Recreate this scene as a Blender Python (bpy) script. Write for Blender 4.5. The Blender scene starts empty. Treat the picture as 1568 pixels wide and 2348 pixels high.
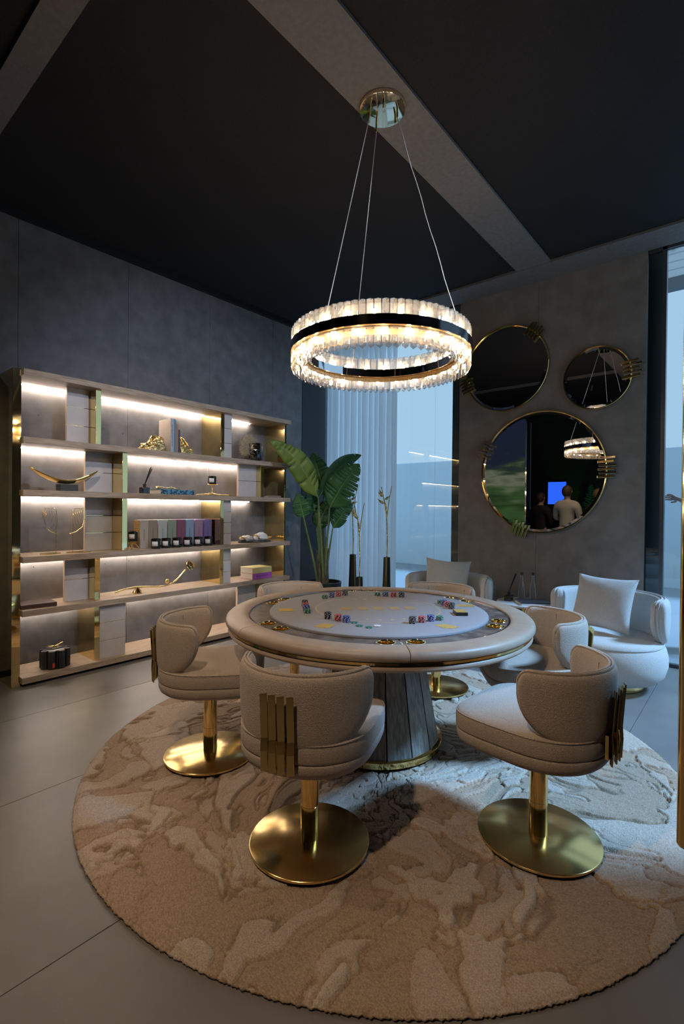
import bpy, bmesh, math, random
from mathutils import Vector, Matrix, noise as mn
random.seed(7)
D, R, PI = bpy.data, math.radians, math.pi
SC = bpy.context.scene
COL = SC.collection

# ------------------------------------------------------------------ camera
cd = D.cameras.new('camera'); cam = D.objects.new('camera', cd); COL.objects.link(cam); SC.camera = cam
cd.sensor_fit = 'VERTICAL'; cd.sensor_height = 36.0; cd.sensor_width = 24.0
cd.lens = 1130.0 / 2348.0 * 36.0
cd.clip_start = 0.05; cd.clip_end = 200
_y, _p, _r = R(40.0), R(-0.4), R(0.57)
_f = Vector((-math.sin(_y)*math.cos(_p), math.cos(_y)*math.cos(_p), math.sin(_p)))
_rt = Vector((math.cos(_y), math.sin(_y), 0)); _up = _rt.cross(_f)
_r2 = _rt*math.cos(_r) + _up*math.sin(_r); _u2 = -_rt*math.sin(_r) + _up*math.cos(_r)
_m = Matrix((_r2, _u2, -_f)).transposed().to_4x4(); _m.translation = (0, 0, 1.4)
cam.matrix_world = _m

# ------------------------------------------------------------------ world, daylight, exposure
w = D.worlds.new('World'); SC.world = w; w.use_nodes = True
bg = w.node_tree.nodes['Background']; bg.inputs[0].default_value = (0.52, 0.69, 0.88, 1); bg.inputs[1].default_value = 0.46
sd = D.lights.new('daylight', 'SUN'); sun = D.objects.new('daylight', sd); COL.objects.link(sun)
sd.color = (0.40, 0.63, 1.0); sd.energy = 3.5; sd.angle = R(9)
sun.rotation_euler = Vector((-0.85, -0.52, -1.0)).to_track_quat('-Z', 'Y').to_euler()
sun.location = (6, 8, 6)
vs = SC.view_settings
vs.view_transform = 'Standard'; vs.look = 'None'; vs.gamma = 1.0; vs.use_curve_mapping = False; vs.exposure = 1.2
SC.display_settings.display_device = 'sRGB'
try:
    SC.cycles.caustics_reflective = False; SC.cycles.caustics_refractive = False
    SC.cycles.max_bounces = 10; SC.cycles.transparent_max_bounces = 24; SC.cycles.sample_clamp_indirect = 6
    SC.cycles.use_denoising = True
except Exception: pass

# ------------------------------------------------------------------ materials
MATS = {}
def nmat(name):
    m = D.materials.new(name); m.use_nodes = True
    nt = m.node_tree; b = nt.nodes['Principled BSDF']; MATS[name] = m
    return m, nt, b
def P(name, col, rough=0.5, metal=0.0, **kw):
    m, nt, b = nmat(name)
    b.inputs['Base Color'].default_value = (*col, 1); b.inputs['Roughness'].default_value = rough; b.inputs['Metallic'].default_value = metal
    for k, v in kw.items(): b.inputs[k].default_value = v
    return m
def ncol(nt, b, c0, c1, scale=5, detail=6, stretch=(1,1,1), lo=.35, hi=.65, coord='Object', rot=(0,0,0)):
    tc = nt.nodes.new('ShaderNodeTexCoord'); mp = nt.nodes.new('ShaderNodeMapping'); mp.inputs['Scale'].default_value = stretch; mp.inputs['Rotation'].default_value = rot
    n = nt.nodes.new('ShaderNodeTexNoise'); n.inputs['Scale'].default_value = scale; n.inputs['Detail'].default_value = detail
    cr = nt.nodes.new('ShaderNodeValToRGB'); cr.color_ramp.elements[0].position = lo; cr.color_ramp.elements[1].position = hi
    cr.color_ramp.elements[0].color = (*c0, 1); cr.color_ramp.elements[1].color = (*c1, 1)
    nt.links.new(tc.outputs[coord], mp.inputs[0]); nt.links.new(mp.outputs[0], n.inputs['Vector'])
    nt.links.new(n.outputs[0], cr.inputs[0]); nt.links.new(cr.outputs[0], b.inputs['Base Color'])
    return tc, mp, n, cr
def bump(nt, b, scale, strength, dist=.002, kind='noise', stretch=(1,1,1)):
    tc = nt.nodes.new('ShaderNodeTexCoord'); mp = nt.nodes.new('ShaderNodeMapping'); mp.inputs['Scale'].default_value = stretch
    nt.links.new(tc.outputs['Object'], mp.inputs[0])
    if kind == 'noise':
        n = nt.nodes.new('ShaderNodeTexNoise'); n.inputs['Detail'].default_value = 4
    else:
        n = nt.nodes.new('ShaderNodeTexVoronoi')
    n.inputs['Scale'].default_value = scale; nt.links.new(mp.outputs[0], n.inputs['Vector'])
    bp = nt.nodes.new('ShaderNodeBump'); bp.inputs['Strength'].default_value = strength; bp.inputs['Distance'].default_value = dist
    nt.links.new(n.outputs[0], bp.inputs['Height']); nt.links.new(bp.outputs[0], b.inputs['Normal'])
def NM(name, c0, c1, rough=.6, scale=5, stretch=(1,1,1), bs=None, metal=0, **kw):
    m, nt, b = nmat(name); b.inputs['Roughness'].default_value = rough; b.inputs['Metallic'].default_value = metal
    lo = kw.pop('lo', .35); hi = kw.pop('hi', .65); det = kw.pop('detail', 6)
    for k, v in kw.items(): b.inputs[k].default_value = v
    ncol(nt, b, c0, c1, scale, det, stretch, lo, hi)
    if bs: bump(nt, b, *bs)
    return m
def EM(name, col, strength):
    m, nt, b = nmat(name); b.inputs['Base Color'].default_value = (*col, 1)
    b.inputs['Emission Color'].default_value = (*col, 1); b.inputs['Emission Strength'].default_value = strength
    return m
def GLASSPANE(name, tint, ior=1.45):
    m, nt, b = nmat(name); nt.nodes.remove(b); out = nt.nodes['Material Output']
    fr = nt.nodes.new('ShaderNodeFresnel'); ge = nt.nodes.new('ShaderNodeNewGeometry'); mp = nt.nodes.new('ShaderNodeMapRange')
    mp.inputs[3].default_value = ior; mp.inputs[4].default_value = 1/ior      # same reflectance on both faces of the thin pane
    nt.links.new(ge.outputs['Backfacing'], mp.inputs[0]); nt.links.new(mp.outputs[0], fr.inputs[0])
    t = nt.nodes.new('ShaderNodeBsdfTransparent'); t.inputs[0].default_value = (*tint, 1)
    g = nt.nodes.new('ShaderNodeBsdfGlossy'); g.inputs['Roughness'].default_value = 0.0
    mx = nt.nodes.new('ShaderNodeMixShader'); nt.links.new(fr.outputs[0], mx.inputs[0]); nt.links.new(t.outputs[0], mx.inputs[1]); nt.links.new(g.outputs[0], mx.inputs[2])
    nt.links.new(mx.outputs[0], out.inputs[0]); return m
def CRYSTAL(name, mixf):
    m, nt, b = nmat(name); nt.nodes.remove(b); out = nt.nodes['Material Output']
    t = nt.nodes.new('ShaderNodeBsdfTransparent'); t.inputs[0].default_value = (.97, .97, .97, 1)
    g = nt.nodes.new('ShaderNodeBsdfGlass'); g.inputs['IOR'].default_value = 1.55; g.inputs['Roughness'].default_value = 0.0
    mx = nt.nodes.new('ShaderNodeMixShader'); mx.inputs[0].default_value = mixf
    nt.links.new(t.outputs[0], mx.inputs[1]); nt.links.new(g.outputs[0], mx.inputs[2])
    df = nt.nodes.new('ShaderNodeBsdfTranslucent'); df.inputs[0].default_value = (.95,.93,.9,1)
    m2 = nt.nodes.new('ShaderNodeMixShader'); m2.inputs[0].default_value = .06
    nt.links.new(mx.outputs[0], m2.inputs[1]); nt.links.new(df.outputs[0], m2.inputs[2]); nt.links.new(m2.outputs[0], out.inputs[0]); return m

NM('concrete', (.14,.135,.133), (.195,.188,.186), .62, 7.5, (1,1,1), (60,.25,.003))
NM('concrete_back', (.235,.202,.18), (.31,.27,.242), .62, 6.5, (1,1,1), (60,.25,.003))
NM('floor_tile', (.18,.168,.16), (.228,.214,.204), .42, 2.2, (1,1,1), (120,.12,.002))
P('grout', (.045,.043,.042), .8)
NM('ceiling_black', (.011,.0095,.009), (.016,.014,.0135), .9, 60)
NM('ceiling_band', (.185,.168,.158), (.215,.20,.188), .85, 30)
P('dark_wall', (.035,.034,.035), .7); P('pier_paint', (.11,.105,.10), .6); P('cable', (.62,.55,.44), .45, .4)
P('black_paint', (.012,.012,.013), .45)
P('brass', (.90,.66,.27), .10, 1.0)
P('brass_satin', (.88,.64,.26), .19, 1.0)
P('brass_mirror', (.86,.66,.30), .045, 1.0)
NM('brass_brushed', (.80,.58,.22), (.92,.70,.32), .16, 3, (1,1,60), None, 1.0)
NM('brass_rough', (.72,.50,.18), (.95,.74,.36), .22, 30, (1,1,1), (35,1.0,.02), 1.0)
P('amber', (.80,.50,.18), .45, .2)
P('rose_gold', (.93,.74,.50), .06, 1.0)
P('chrome', (.80,.80,.82), .04, 1.0)
P('dark_chrome', (.10,.10,.11), .12, 1.0)
P('mirror', (.62,.62,.63), .0, 1.0)
NM('oak', (.34,.255,.18), (.49,.385,.285), .5, 9, (9,.7,9), (90,.15,.002,'noise',(6,.6,6)))
NM('oak_light', (.50,.36,.25), (.60,.45,.32), .5, 9, (9,9,.7))
NM('lacquer', (.56,.52,.49), (.61,.57,.54), .42, 8)
def fabric(name, c0, c1):
    m, nt, b = nmat(name); b.inputs['Roughness'].default_value = .95
    b.inputs['Sheen Weight'].default_value = .25; b.inputs['Sheen Roughness'].default_value = .5; b.inputs['Specular IOR Level'].default_value = .15
    ncol(nt, b, c0, c1, 300, 2); bump(nt, b, 290, .9, .0042)
fabric('boucle', (.48,.405,.335), (.66,.57,.485))
fabric('boucle_white', (.62,.60,.57), (.80,.78,.75))
NM('leather', (.37,.285,.215), (.42,.33,.25), .42, 10, (1,1,1), (240,.25,.001))
NM('felt', (.265,.27,.288), (.315,.32,.338), .95, 300, (1,1,1), (500,.2,.001))
NM('veneer', (.075,.055,.045), (.20,.16,.135), .38, 7, (2.0,2.0,.35), None, 0, detail=8)
NM('veneer_base', (.20,.175,.155), (.42,.385,.35), .34, 10, (7,7,.30), None, 0, detail=8)
P('piping', (.22,.18,.15), .9); P('gold_print', (.55,.42,.23), .6)
NM('marble', (.66,.65,.64), (.84,.83,.82), .4, 5, (1,1,1), None, 0, lo=.3, hi=.6, detail=10)
P('white_print', (.80,.80,.78), .6)
NM('paper', (.66,.62,.55), (.74,.70,.64), .8, 40, (1,1,30))
P('leafrib', (.22,.33,.08), .5)
def leafmat(name, c0, c1):
    m, nt, b = nmat(name); b.inputs['Roughness'].default_value = .42
    ncol(nt, b, c0, c1, 6, 3, (1,1,1))
    tr = nt.nodes.new('ShaderNodeBsdfTranslucent'); tr.inputs[0].default_value = (c1[0]*1.3, c1[1]*1.3, c1[2], 1)
    mx = nt.nodes.new('ShaderNodeMixShader'); mx.inputs[0].default_value = .25
    nt.links.new(b.outputs[0], mx.inputs[1]); nt.links.new(tr.outputs[0], mx.inputs[2]); nt.links.new(mx.outputs[0], nt.nodes['Material Output'].inputs[0])
leafmat('leaf_dark', (.03,.10,.03), (.06,.16,.045)); leafmat('leaf_mid', (.05,.17,.055), (.09,.25,.085)); leafmat('leaf_yellow', (.16,.24,.03), (.26,.34,.05))
NM('stalk', (.13,.19,.06), (.22,.27,.10), .5, 8, (1,1,.3)); NM('husk', (.10,.08,.05), (.17,.14,.09), .8, 20)
def curtainmat():
    m, nt, b = nmat('curtain'); b.inputs['Base Color'].default_value = (.90,.90,.90,1); b.inputs['Roughness'].default_value = .95
    tr = nt.nodes.new('ShaderNodeBsdfTranslucent'); tr.inputs[0].default_value = (.94,.94,.94,1)
    mx = nt.nodes.new('ShaderNodeMixShader'); mx.inputs[0].default_value = .66
    nt.links.new(b.outputs[0], mx.inputs[1]); nt.links.new(tr.outputs[0], mx.inputs[2]); nt.links.new(mx.outputs[0], nt.nodes['Material Output'].inputs[0])
curtainmat()
GLASSPANE('window_glass', (.84,.93,.96), 1.5)
P('glass_clear', (1,1,1), .0, 0, **{'Transmission Weight': 1.0, 'IOR': 1.45})
P('glass_black', (.012,.011,.010), .06, 0, **{'Coat Weight': .6})
CRYSTAL('crystal', .48)
EM('bulb', (1.0, .73, .45), 215)
EM('led', (1.0, .87, .76), 31)
P('pewter', (.10,.095,.10), .35, .3)
P('slate', (.055,.055,.058), .6)
NM('grass_fuzz', (.38,.33,.22), (.55,.48,.33), .9, 40)
P('quartz', (.80,.74,.68), .55)
P('pot_black', (.02,.02,.021), .35)
P('skin', (.55,.36,.27), .55); P('hair_brown', (.07,.04,.025), .6); P('hair_blond', (.25,.15,.07), .6)
NM('jacket_cream', (.50,.46,.37), (.60,.56,.46), .9, 150); P('cloth_black', (.015,.015,.018), .9); P('trouser', (.03,.03,.035), .9)
P('ext_wall', (.70,.78,.82), .8); P('ext_ground', (.30,.33,.35), .7); P('ext_dark', (.16,.17,.18), .6); P('sign_green', (.05,.30,.16), .5); P('ext_white', (.78,.80,.80), .7)

# ------------------------------------------------------------------ mesh helpers
class MB:
    def __init__(s): s.v = []; s.f = []; s.m = []
    def add(s, vs, fs, mi=0):
        o = len(s.v); s.v += [tuple(q) for q in vs]; s.f += [tuple(i+o for i in f) for f in fs]; s.m += [mi]*len(fs); return s
    def box(s, x0, x1, y0, y1, z0, z1, mi=0):
        return s.add([(x0,y0,z0),(x1,y0,z0),(x1,y1,z0),(x0,y1,z0),(x0,y0,z1),(x1,y0,z1),(x1,y1,z1),(x0,y1,z1)],
                     [(3,2,1,0),(4,5,6,7),(0,1,5,4),(1,2,6,5),(2,3,7,6),(3,0,4,7)], mi)
    def obox(s, c, ax, h, mi=0):
        c = Vector(c); a = [Vector(q).normalized()*k for q, k in zip(ax, h)]
        vs = [c + a[0]*i + a[1]*j + a[2]*k for k in (-1,1) for i, j in ((-1,-1),(1,-1),(1,1),(-1,1))]
        return s.add(vs, [(3,2,1,0),(4,5,6,7),(0,1,5,4),(1,2,6,5),(2,3,7,6),(3,0,4,7)], mi)
    def lathe(s, prof, n=32, c=(0,0,0), mi=0, a0=0, a1=2*PI, cap=False):
        full = abs(a1-a0-2*PI) < 1e-6; k = n if full else n+1; vs = []
        for i in range(k):
            a = a0+(a1-a0)*i/n
            for r, z in prof: vs.append((c[0]+r*math.cos(a), c[1]+r*math.sin(a), c[2]+z))
        q = len(prof); fs = []
        for i in range(n):
            j = (i+1) % k
            for t in range(q-1): fs.append((i*q+t, j*q+t, j*q+t+1, i*q+t+1))
        if cap and not full: fs += [tuple(range(q)), tuple(reversed(range(n*q, n*q+q)))]
        return s.add(vs, fs, mi)
    def tube(s, pts, rad, n=8, mi=0, cap=True):
        pts = [Vector(p) for p in pts]; m = len(pts)
        rad = rad if isinstance(rad, (list, tuple)) else [rad]*m
        vs = []; prev = None
        for i, p in enumerate(pts):
            t = (pts[min(i+1, m-1)] - pts[max(i-1, 0)]).normalized()
            if prev is None:
                u = t.orthogonal().normalized()
            else:
                u = (prev - t*prev.dot(t)); u = u.normalized() if u.length > 1e-6 else t.orthogonal().normalized()
            prev = u; v = t.cross(u)
            for k in range(n):
                a = 2*PI*k/n; vs.append(p + (u*math.cos(a)+v*math.sin(a))*rad[i])
        fs = [(i*n+k, i*n+(k+1) % n, (i+1)*n+(k+1) % n, (i+1)*n+k) for i in range(m-1) for k in range(n)]
        if cap: fs += [tuple(reversed(range(n))), tuple(range((m-1)*n, m*n))]
        return s.add(vs, fs, mi)
    def grid(s, fn, nu, nv, closeu=False, closev=False, mi=0):
        vs = [fn(i/(nu if closeu else nu), j/nv) for i in range(nu if closeu else nu+1) for j in range(nv if closev else nv+1)]
        ku = nu if closeu else nu+1; kv = nv if closev else nv+1; fs = []
        for i in range(nu):
            for j in range(nv):
                i2 = (i+1) % ku; j2 = (j+1) % kv
                fs.append((i*kv+j, i2*kv+j, i2*kv+j2, i*kv+j2))
        return s.add(vs, fs, mi)
    def prism(s, poly, z0, z1, mi=0):
        n = len(poly); vs = [(x,y,z0) for x, y in poly]+[(x,y,z1) for x, y in poly]
        return s.add(vs, [tuple(reversed(range(n))), tuple(range(n, 2*n))]+[(i,(i+1) % n,(i+1) % n+n,i+n) for i in range(n)], mi)
    def mesh(s, name, mats, smooth=None):
        me = D.meshes.new(name); me.from_pydata(s.v, [], s.f)
        for m in (mats if isinstance(mats, (list, tuple)) else [mats]): me.materials.append(MATS[m])
        me.polygons.foreach_set('material_index', s.m)
        bm = bmesh.new(); bm.from_mesh(me); bmesh.ops.remove_doubles(bm, verts=bm.verts, dist=1e-6); bmesh.ops.recalc_face_normals(bm, faces=bm.faces); bm.to_mesh(me); bm.free()
        if smooth is not None:
            me.polygons.foreach_set('use_smooth', [True]*len(me.polygons)); me.set_sharp_from_angle(angle=R(smooth))
        me.update(); return me
    def build(s, name, mats, parent=None, smooth=None, bev=None, seg=2):
        return obj(name, s.mesh(name, mats, smooth), parent, bev, seg)
def obj(name, me, parent=None, bev=None, seg=2):
    o = D.objects.new(name, me); COL.objects.link(o); o.parent = parent
    if bev:
        b = o.modifiers.new('bevel', 'BEVEL'); b.width = bev; b.segments = seg; b.limit_method = 'ANGLE'; b.angle_limit = R(35)
        if hasattr(b, 'harden_normals'): b.harden_normals = False
    return o
def tag(o, label, cat, group=None, kind=None):
    o['label'] = label; o['category'] = cat
    if group: o['group'] = group
    if kind: o['kind'] = kind
    return o
def thing(name, label, cat, loc=(0,0,0), rz=0, group=None):
    o = D.objects.new(name, None); COL.objects.link(o); o.location = loc; o.rotation_euler = (0,0,rz); o.empty_display_size = .1
    return tag(o, label, cat, group)
def struct(o): o['kind'] = 'structure'; return o
def dup(o, parent=None):
    c = o.copy(); COL.objects.link(c); c.parent = parent
    for ch in [q for q in D.objects if q.parent == o]: dup(ch, c)
    return c
def BOX(name, mat, x0, x1, y0, y1, z0, z1, parent=None, bev=None):
    return MB().box(x0,x1,y0,y1,z0,z1).build(name, mat, parent, None, bev)
def text_mesh(name, s, size, mat, parent, M, align='CENTER', ext=.0003):
    cu = D.curves.new(name, 'FONT'); cu.body = s; cu.size = size; cu.align_x = align; cu.align_y = 'CENTER'; cu.extrude = ext; cu.resolution_u = 2
    t = D.objects.new('tmp_text', cu); COL.objects.link(t)
    me = D.meshes.new_from_object(t.evaluated_get(bpy.context.evaluated_depsgraph_get())); D.objects.remove(t); D.curves.remove(cu)
    me.name = name; me.transform(M); me.materials.clear(); me.materials.append(MATS[mat])
    return obj(name, me, parent)
def basis(o, x, y):
    x = Vector(x).normalized(); y = Vector(y).normalized(); z = x.cross(y)
    M = Matrix((x, y, z)).transposed().to_4x4(); M.translation = Vector(o); return M
def sstep(a, b, x):
    t = min(1, max(0, (x-a)/(b-a))); return t*t*(3-2*t)
def bez(p0, p1, p2, p3, n):
    p0, p1, p2, p3 = map(Vector, (p0, p1, p2, p3)); out = []
    for i in range(n+1):
        t = i/n; out.append(p0*(1-t)**3+p1*3*t*(1-t)**2+p2*3*t*t*(1-t)+p3*t**3)
    return out

# ------------------------------------------------------------------ the room
XW, YB, ZC, XR, YN = -4.68, 5.28, 3.81, 1.0, -3.0
fl = struct(BOX('floor', 'grout', XW-.1, XR+.1, YN-.1, YB+.1, -.08, -.004))
xs = [XW-.05, -3.702, -2.667, -1.632, -.597, .438, XR+.05]; ysn = [YN-.05, .2, 3.2, YB+.1]
for i in range(6):
    for j in range(3):
        BOX('floor_tile', 'floor_tile', xs[i]+.0015, xs[i+1]-.0015, ysn[j]+.0015, ysn[j+1]-.0015, -.02, 0, fl, .001)
wl = struct(BOX('wall_left', 'black_paint', XW-.15, XW-.02, YN, YB+.1, 0, ZC+.1))
sy = [YN, -2.33, -1.4, -.467, .465, 1.396, 2.327, 3.258, 4.19, 4.72]
for i in range(len(sy)-1):
    BOX('wall_panel', 'concrete', XW-.02, XW, sy[i]+.001, sy[i+1]-.001, 0, ZC, wl, .0012)
BOX('dark_panel', 'dark_wall', XW-.02, XW+.004, 4.722, 5.26, 0, ZC, wl, .001)
for (y, z) in [(1.55,2.17),(2.1,2.13),(2.28,2.1),(1.55,1.49),(2.2,1.45),(3.1,1.44),(1.52,.88),(2.12,.86),(2.35,.87),(3.0,.83),(1.6,.2),(2.4,.28),(1.45,2.55),(3.5,2.7)]:
    MB().lathe([(0,.0035),(.004,.003),(.006,0)], 10).build('screw', 'pewter', wl, 40).matrix_basis = basis((XW, y, z), (0,1,0), (0,0,1))
wb = struct(BOX('wall_back', 'black_paint', -2.65, -.79, YB+.02, YB+.14, 0, ZC))
for a, b in [(-2.66,-1.767),(-1.767,-.786)]:
    BOX('wall_panel', 'concrete_back', a+.001, b-.001, YB, YB+.02, 0, ZC, wb, .0012)
pier = struct(BOX('wall_pier', 'pier_paint', -2.82, -.66, YB+.14, YB+.20, -.02, ZC+.1))
struct(BOX('sun_blocker_fin', 'dark_wall', -2.82, -2.60, YB+.2005, YB+.40, -.02, ZC+.1))  # unseen fin added to keep the sun off the bare left glass
c = struct(BOX('ceiling', 'ceiling_black', XW-.1, XR+.1, YN-.1, YB+.1, ZC+.012, ZC+.12))
struct(BOX('trim_1', 'ceiling_band', -1.872, -1.545, YN, 4.93, ZC-.008, ZC+.011))
struct(BOX('trim_2', 'ceiling_band', XW, -1.873, .87, 1.02, ZC-.008, ZC+.011))
struct(BOX('trim_3', 'ceiling_band', XW, XR, 4.931, YB, ZC-.012, ZC+.011))
struct(BOX('trim_4', 'black_paint', XW+.001, XW+.045, YN, 4.93, ZC-.05, ZC+.011))
struct(BOX('wall_near', 'dark_wall', XW, XR, YN-.12, YN, 0, ZC))
wr = struct(BOX('wall_right', 'dark_wall', XR, XR+.12, YN, 3.10, 0, ZC))
struct(BOX('baseboard_left', 'black_paint', XW+.0005, XW+.012, YN, 4.72, .0, .05))
# glazing: left bay, right bay of the back wall and the right side
def window(n, x0, x1, y, splits):
    wroot = struct(BOX('window_%d' % n, 'pewter', x0, x1, y-.02, y+.03, 0, .03))
    MB().box(x0, x1, y-.02, y+.03, ZC-.03, ZC).build('window_frame', 'pewter', wroot)
    for a, b in splits: BOX('pane', 'window_glass', a+.002, b-.002, y, y+.012, .03, ZC-.03, wroot)
    return wroot
window(1, XW, -2.665, YB+.04, [(XW+.01,-3.84),(-3.84,-3.0),(-3.0,-2.668)])
w2 = window(2, -.783, XR, YB+.04, [(-.78,.10),(.10,XR)])
BOX('window_frame', 'pewter', -.672, -.640, YB+.02, YB+.10, 0, ZC, w2)
w3 = struct(BOX('window_3', 'pewter', XR, XR+.05, 3.10, YB+.05, 0, .03))
for a, b in [(3.11,4.2),(4.2,YB+.03)]: BOX('pane', 'window_glass', XR+.02, XR+.032, a+.002, b-.002, .03, ZC, w3)
# door leaf by the camera with its long brass pull
d1 = struct(BOX('door_1', 'black_paint', -.063, .66, .86, .905, .012, 2.75, None, .004))
dh = MB().lathe([(0,0),(.012,0),(.013,.002),(.013,.908),(.012,.91),(0,.91)], 20).build('door_handle', 'brass', d1, 40); dh.location = (-.0670, .835, .935)
for z in (1.05, 1.72): MB().tube([(-.06,.835,z),(-.06,.861,z)], .008, 10).build('handle_mount', 'brass', d1, 40)

# ------------------------------------------------------------------ outside
eg = struct(BOX('ground_outside', 'ext_ground', -18, 10, YB+.101, 16, -.12, -.02))
tag(BOX('exterior_wall', 'ext_wall', -18, 9, 11, 11.2, -.02, 2.6), 'pale blue low wall outside beyond the glass', 'wall')
sf = thing('slatted_soffit', 'white horizontal slatted fascia outside above the window beam', 'fascia', (0,7.5,0))
for k in range(7): BOX('slat', 'ext_white', -1.6, 2.2, 0, .05, 4.385+k*.10, 4.47+k*.10, sf)
BOX('beam', 'ext_dark', -1.6, 2.2, -.02, .12, 4.24, 4.375, sf)
BOX('post', 'ext_dark', 2.2, 2.35, -.02, .12, -.02, 5.1, sf)
BOX('post', 'ext_dark', -1.75, -1.6, -.02, .12, -.02, 5.1, sf)
sg = text_mesh('sign_letter', 'S', .20, 'sign_green', sf, basis((-.845, -.03, 4.80), (1,0,0), (0,0,-1)), ext=.006)

# ------------------------------------------------------------------ curtain
def curtain():
    t = thing('curtain', 'white sheer floor-length curtain hanging at the left window', 'curtain', (0, YB-.10, 0))
    x0, x1 = -4.655, -3.47
    def fn(u, v):
        z = .012 + v*(ZC-.03-.012); x = x0+(x1-x0)*u
        ph = u*2*PI*12 + .8*math.sin(u*9) ; a = .030*(1-.25*v)
        y = a*math.sin(ph)+.012*math.sin(ph*.37+1+v*1.2)
        return (x + .012*math.cos(ph) + (.018*math.sin(u*3)*(1-v)), y, z)
    MB().grid(fn, 240, 24).build('drape', 'curtain', t, 180)
    MB().tube([(x0,0,ZC-.022),(x1+.03,0,ZC-.022)], .012, 10).build('rail', 'pewter', t, 40)
curtain()

# ------------------------------------------------------------------ shelving
SF, SD = -4.284, -4.33      # board front, divider front
ZB = [2.449, 1.928, 1.521, 1.004, .590, .072]     # board tops
TH = .048
def shelf():
    t = thing('shelving_unit', 'wide oak and brass open shelving lit by LED strips on left wall', 'shelf', (-4.48, 2.7, 0))
    o = Vector((4.48, -2.7, 0))
    def B(n, m, *a, par=t, bev=.0015):
        q = MB().box(*a); q.v = [tuple(Vector(v)+o) for v in q.v]; return q.build(n, m, par, None, bev)
    for i, z in enumerate(ZB): B('board', 'oak', XW+.003, SF, 1.318, 4.14, z-TH, z)
    B('end_panel', 'brass_mirror', XW+.003, SD, 1.258, 1.3165, .0, 2.449)
    for i in range(5):
        B('end_panel', 'brass_mirror', XW+.003, SD, 4.078, 4.11, ZB[i+1]+.0003, ZB[i]-TH-.0003)
    B('plinth', 'black_paint', XW+.003, -4.40, 1.34, 4.10, 0, .0235)
    def div(i, y0, y1): return B('divider', 'brass_mirror', XW+.003, SD, y0, y1, ZB[i+1]+.0003, ZB[i]-TH-.0003)
    def slab(i, xf, y0, y1, n, th=.03):
        z0, z1 = ZB[i+1]+.0005, ZB[i]-TH-.0005
        s = B('slab', 'oak_light', xf-th, xf-.006, y0, y1, z0, z1)
        for k in range(n):
            a = z0+(z1-z0)*k/n; b = z0+(z1-z0)*(k+1)/n
            B('slab_face', 'lacquer', xf-.0059, xf, y0+.0005, y1-.0005, a+(.002 if k else 0), b-(.002 if k < n-1 else 0), par=s, bev=.0006)
            if k: B('inlay', 'brass_mirror', xf-.0059, xf-.0012, y0+.001, y1-.001, a-.0019, a+.0019, par=s, bev=None)
    for i in (0, 3, 4): div(i, 1.873, 1.919)
    slab(0, -4.45, 1.687, 1.8725, 3); slab(3, -4.45, 1.677, 1.8725, 2); slab(4, -4.335, 1.9195, 2.148, 3)
    for i in (1, 2): div(i, 2.109, 2.156); slab(i, -4.52, 1.868, 2.1085, 2 if i == 1 else 3)
    for i in (0, 2, 3): div(i, 3.160, 3.206); slab(i, -4.335, 3.2065, 3.305, 3 if i == 0 else (4 if i == 2 else 3))
    for i in (1, 4): div(i, 3.712, 3.755); slab(i, -4.40, 3.45, 3.7115, 2)
    ends = {0: [(1.33,1.87),(1.925,3.155),(3.21,3.80)], 1: [(1.33,2.10),(2.16,3.705),(3.76,3.80)], 2: [(1.33,2.10),(2.16,3.155),(3.21,3.80)],
            3: [(1.33,1.87),(1.925,3.155),(3.21,3.80)], 4: [(1.33,1.87),(1.925,3.705),(3.76,3.80)]}
    for i in range(5):
        for a, b in ends[i]:
            B('led_strip', 'led', XW+.030, XW+.042, a, b, ZB[i]-TH-.008, ZB[i]-TH-.0005, bev=None)
shelf()

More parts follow.
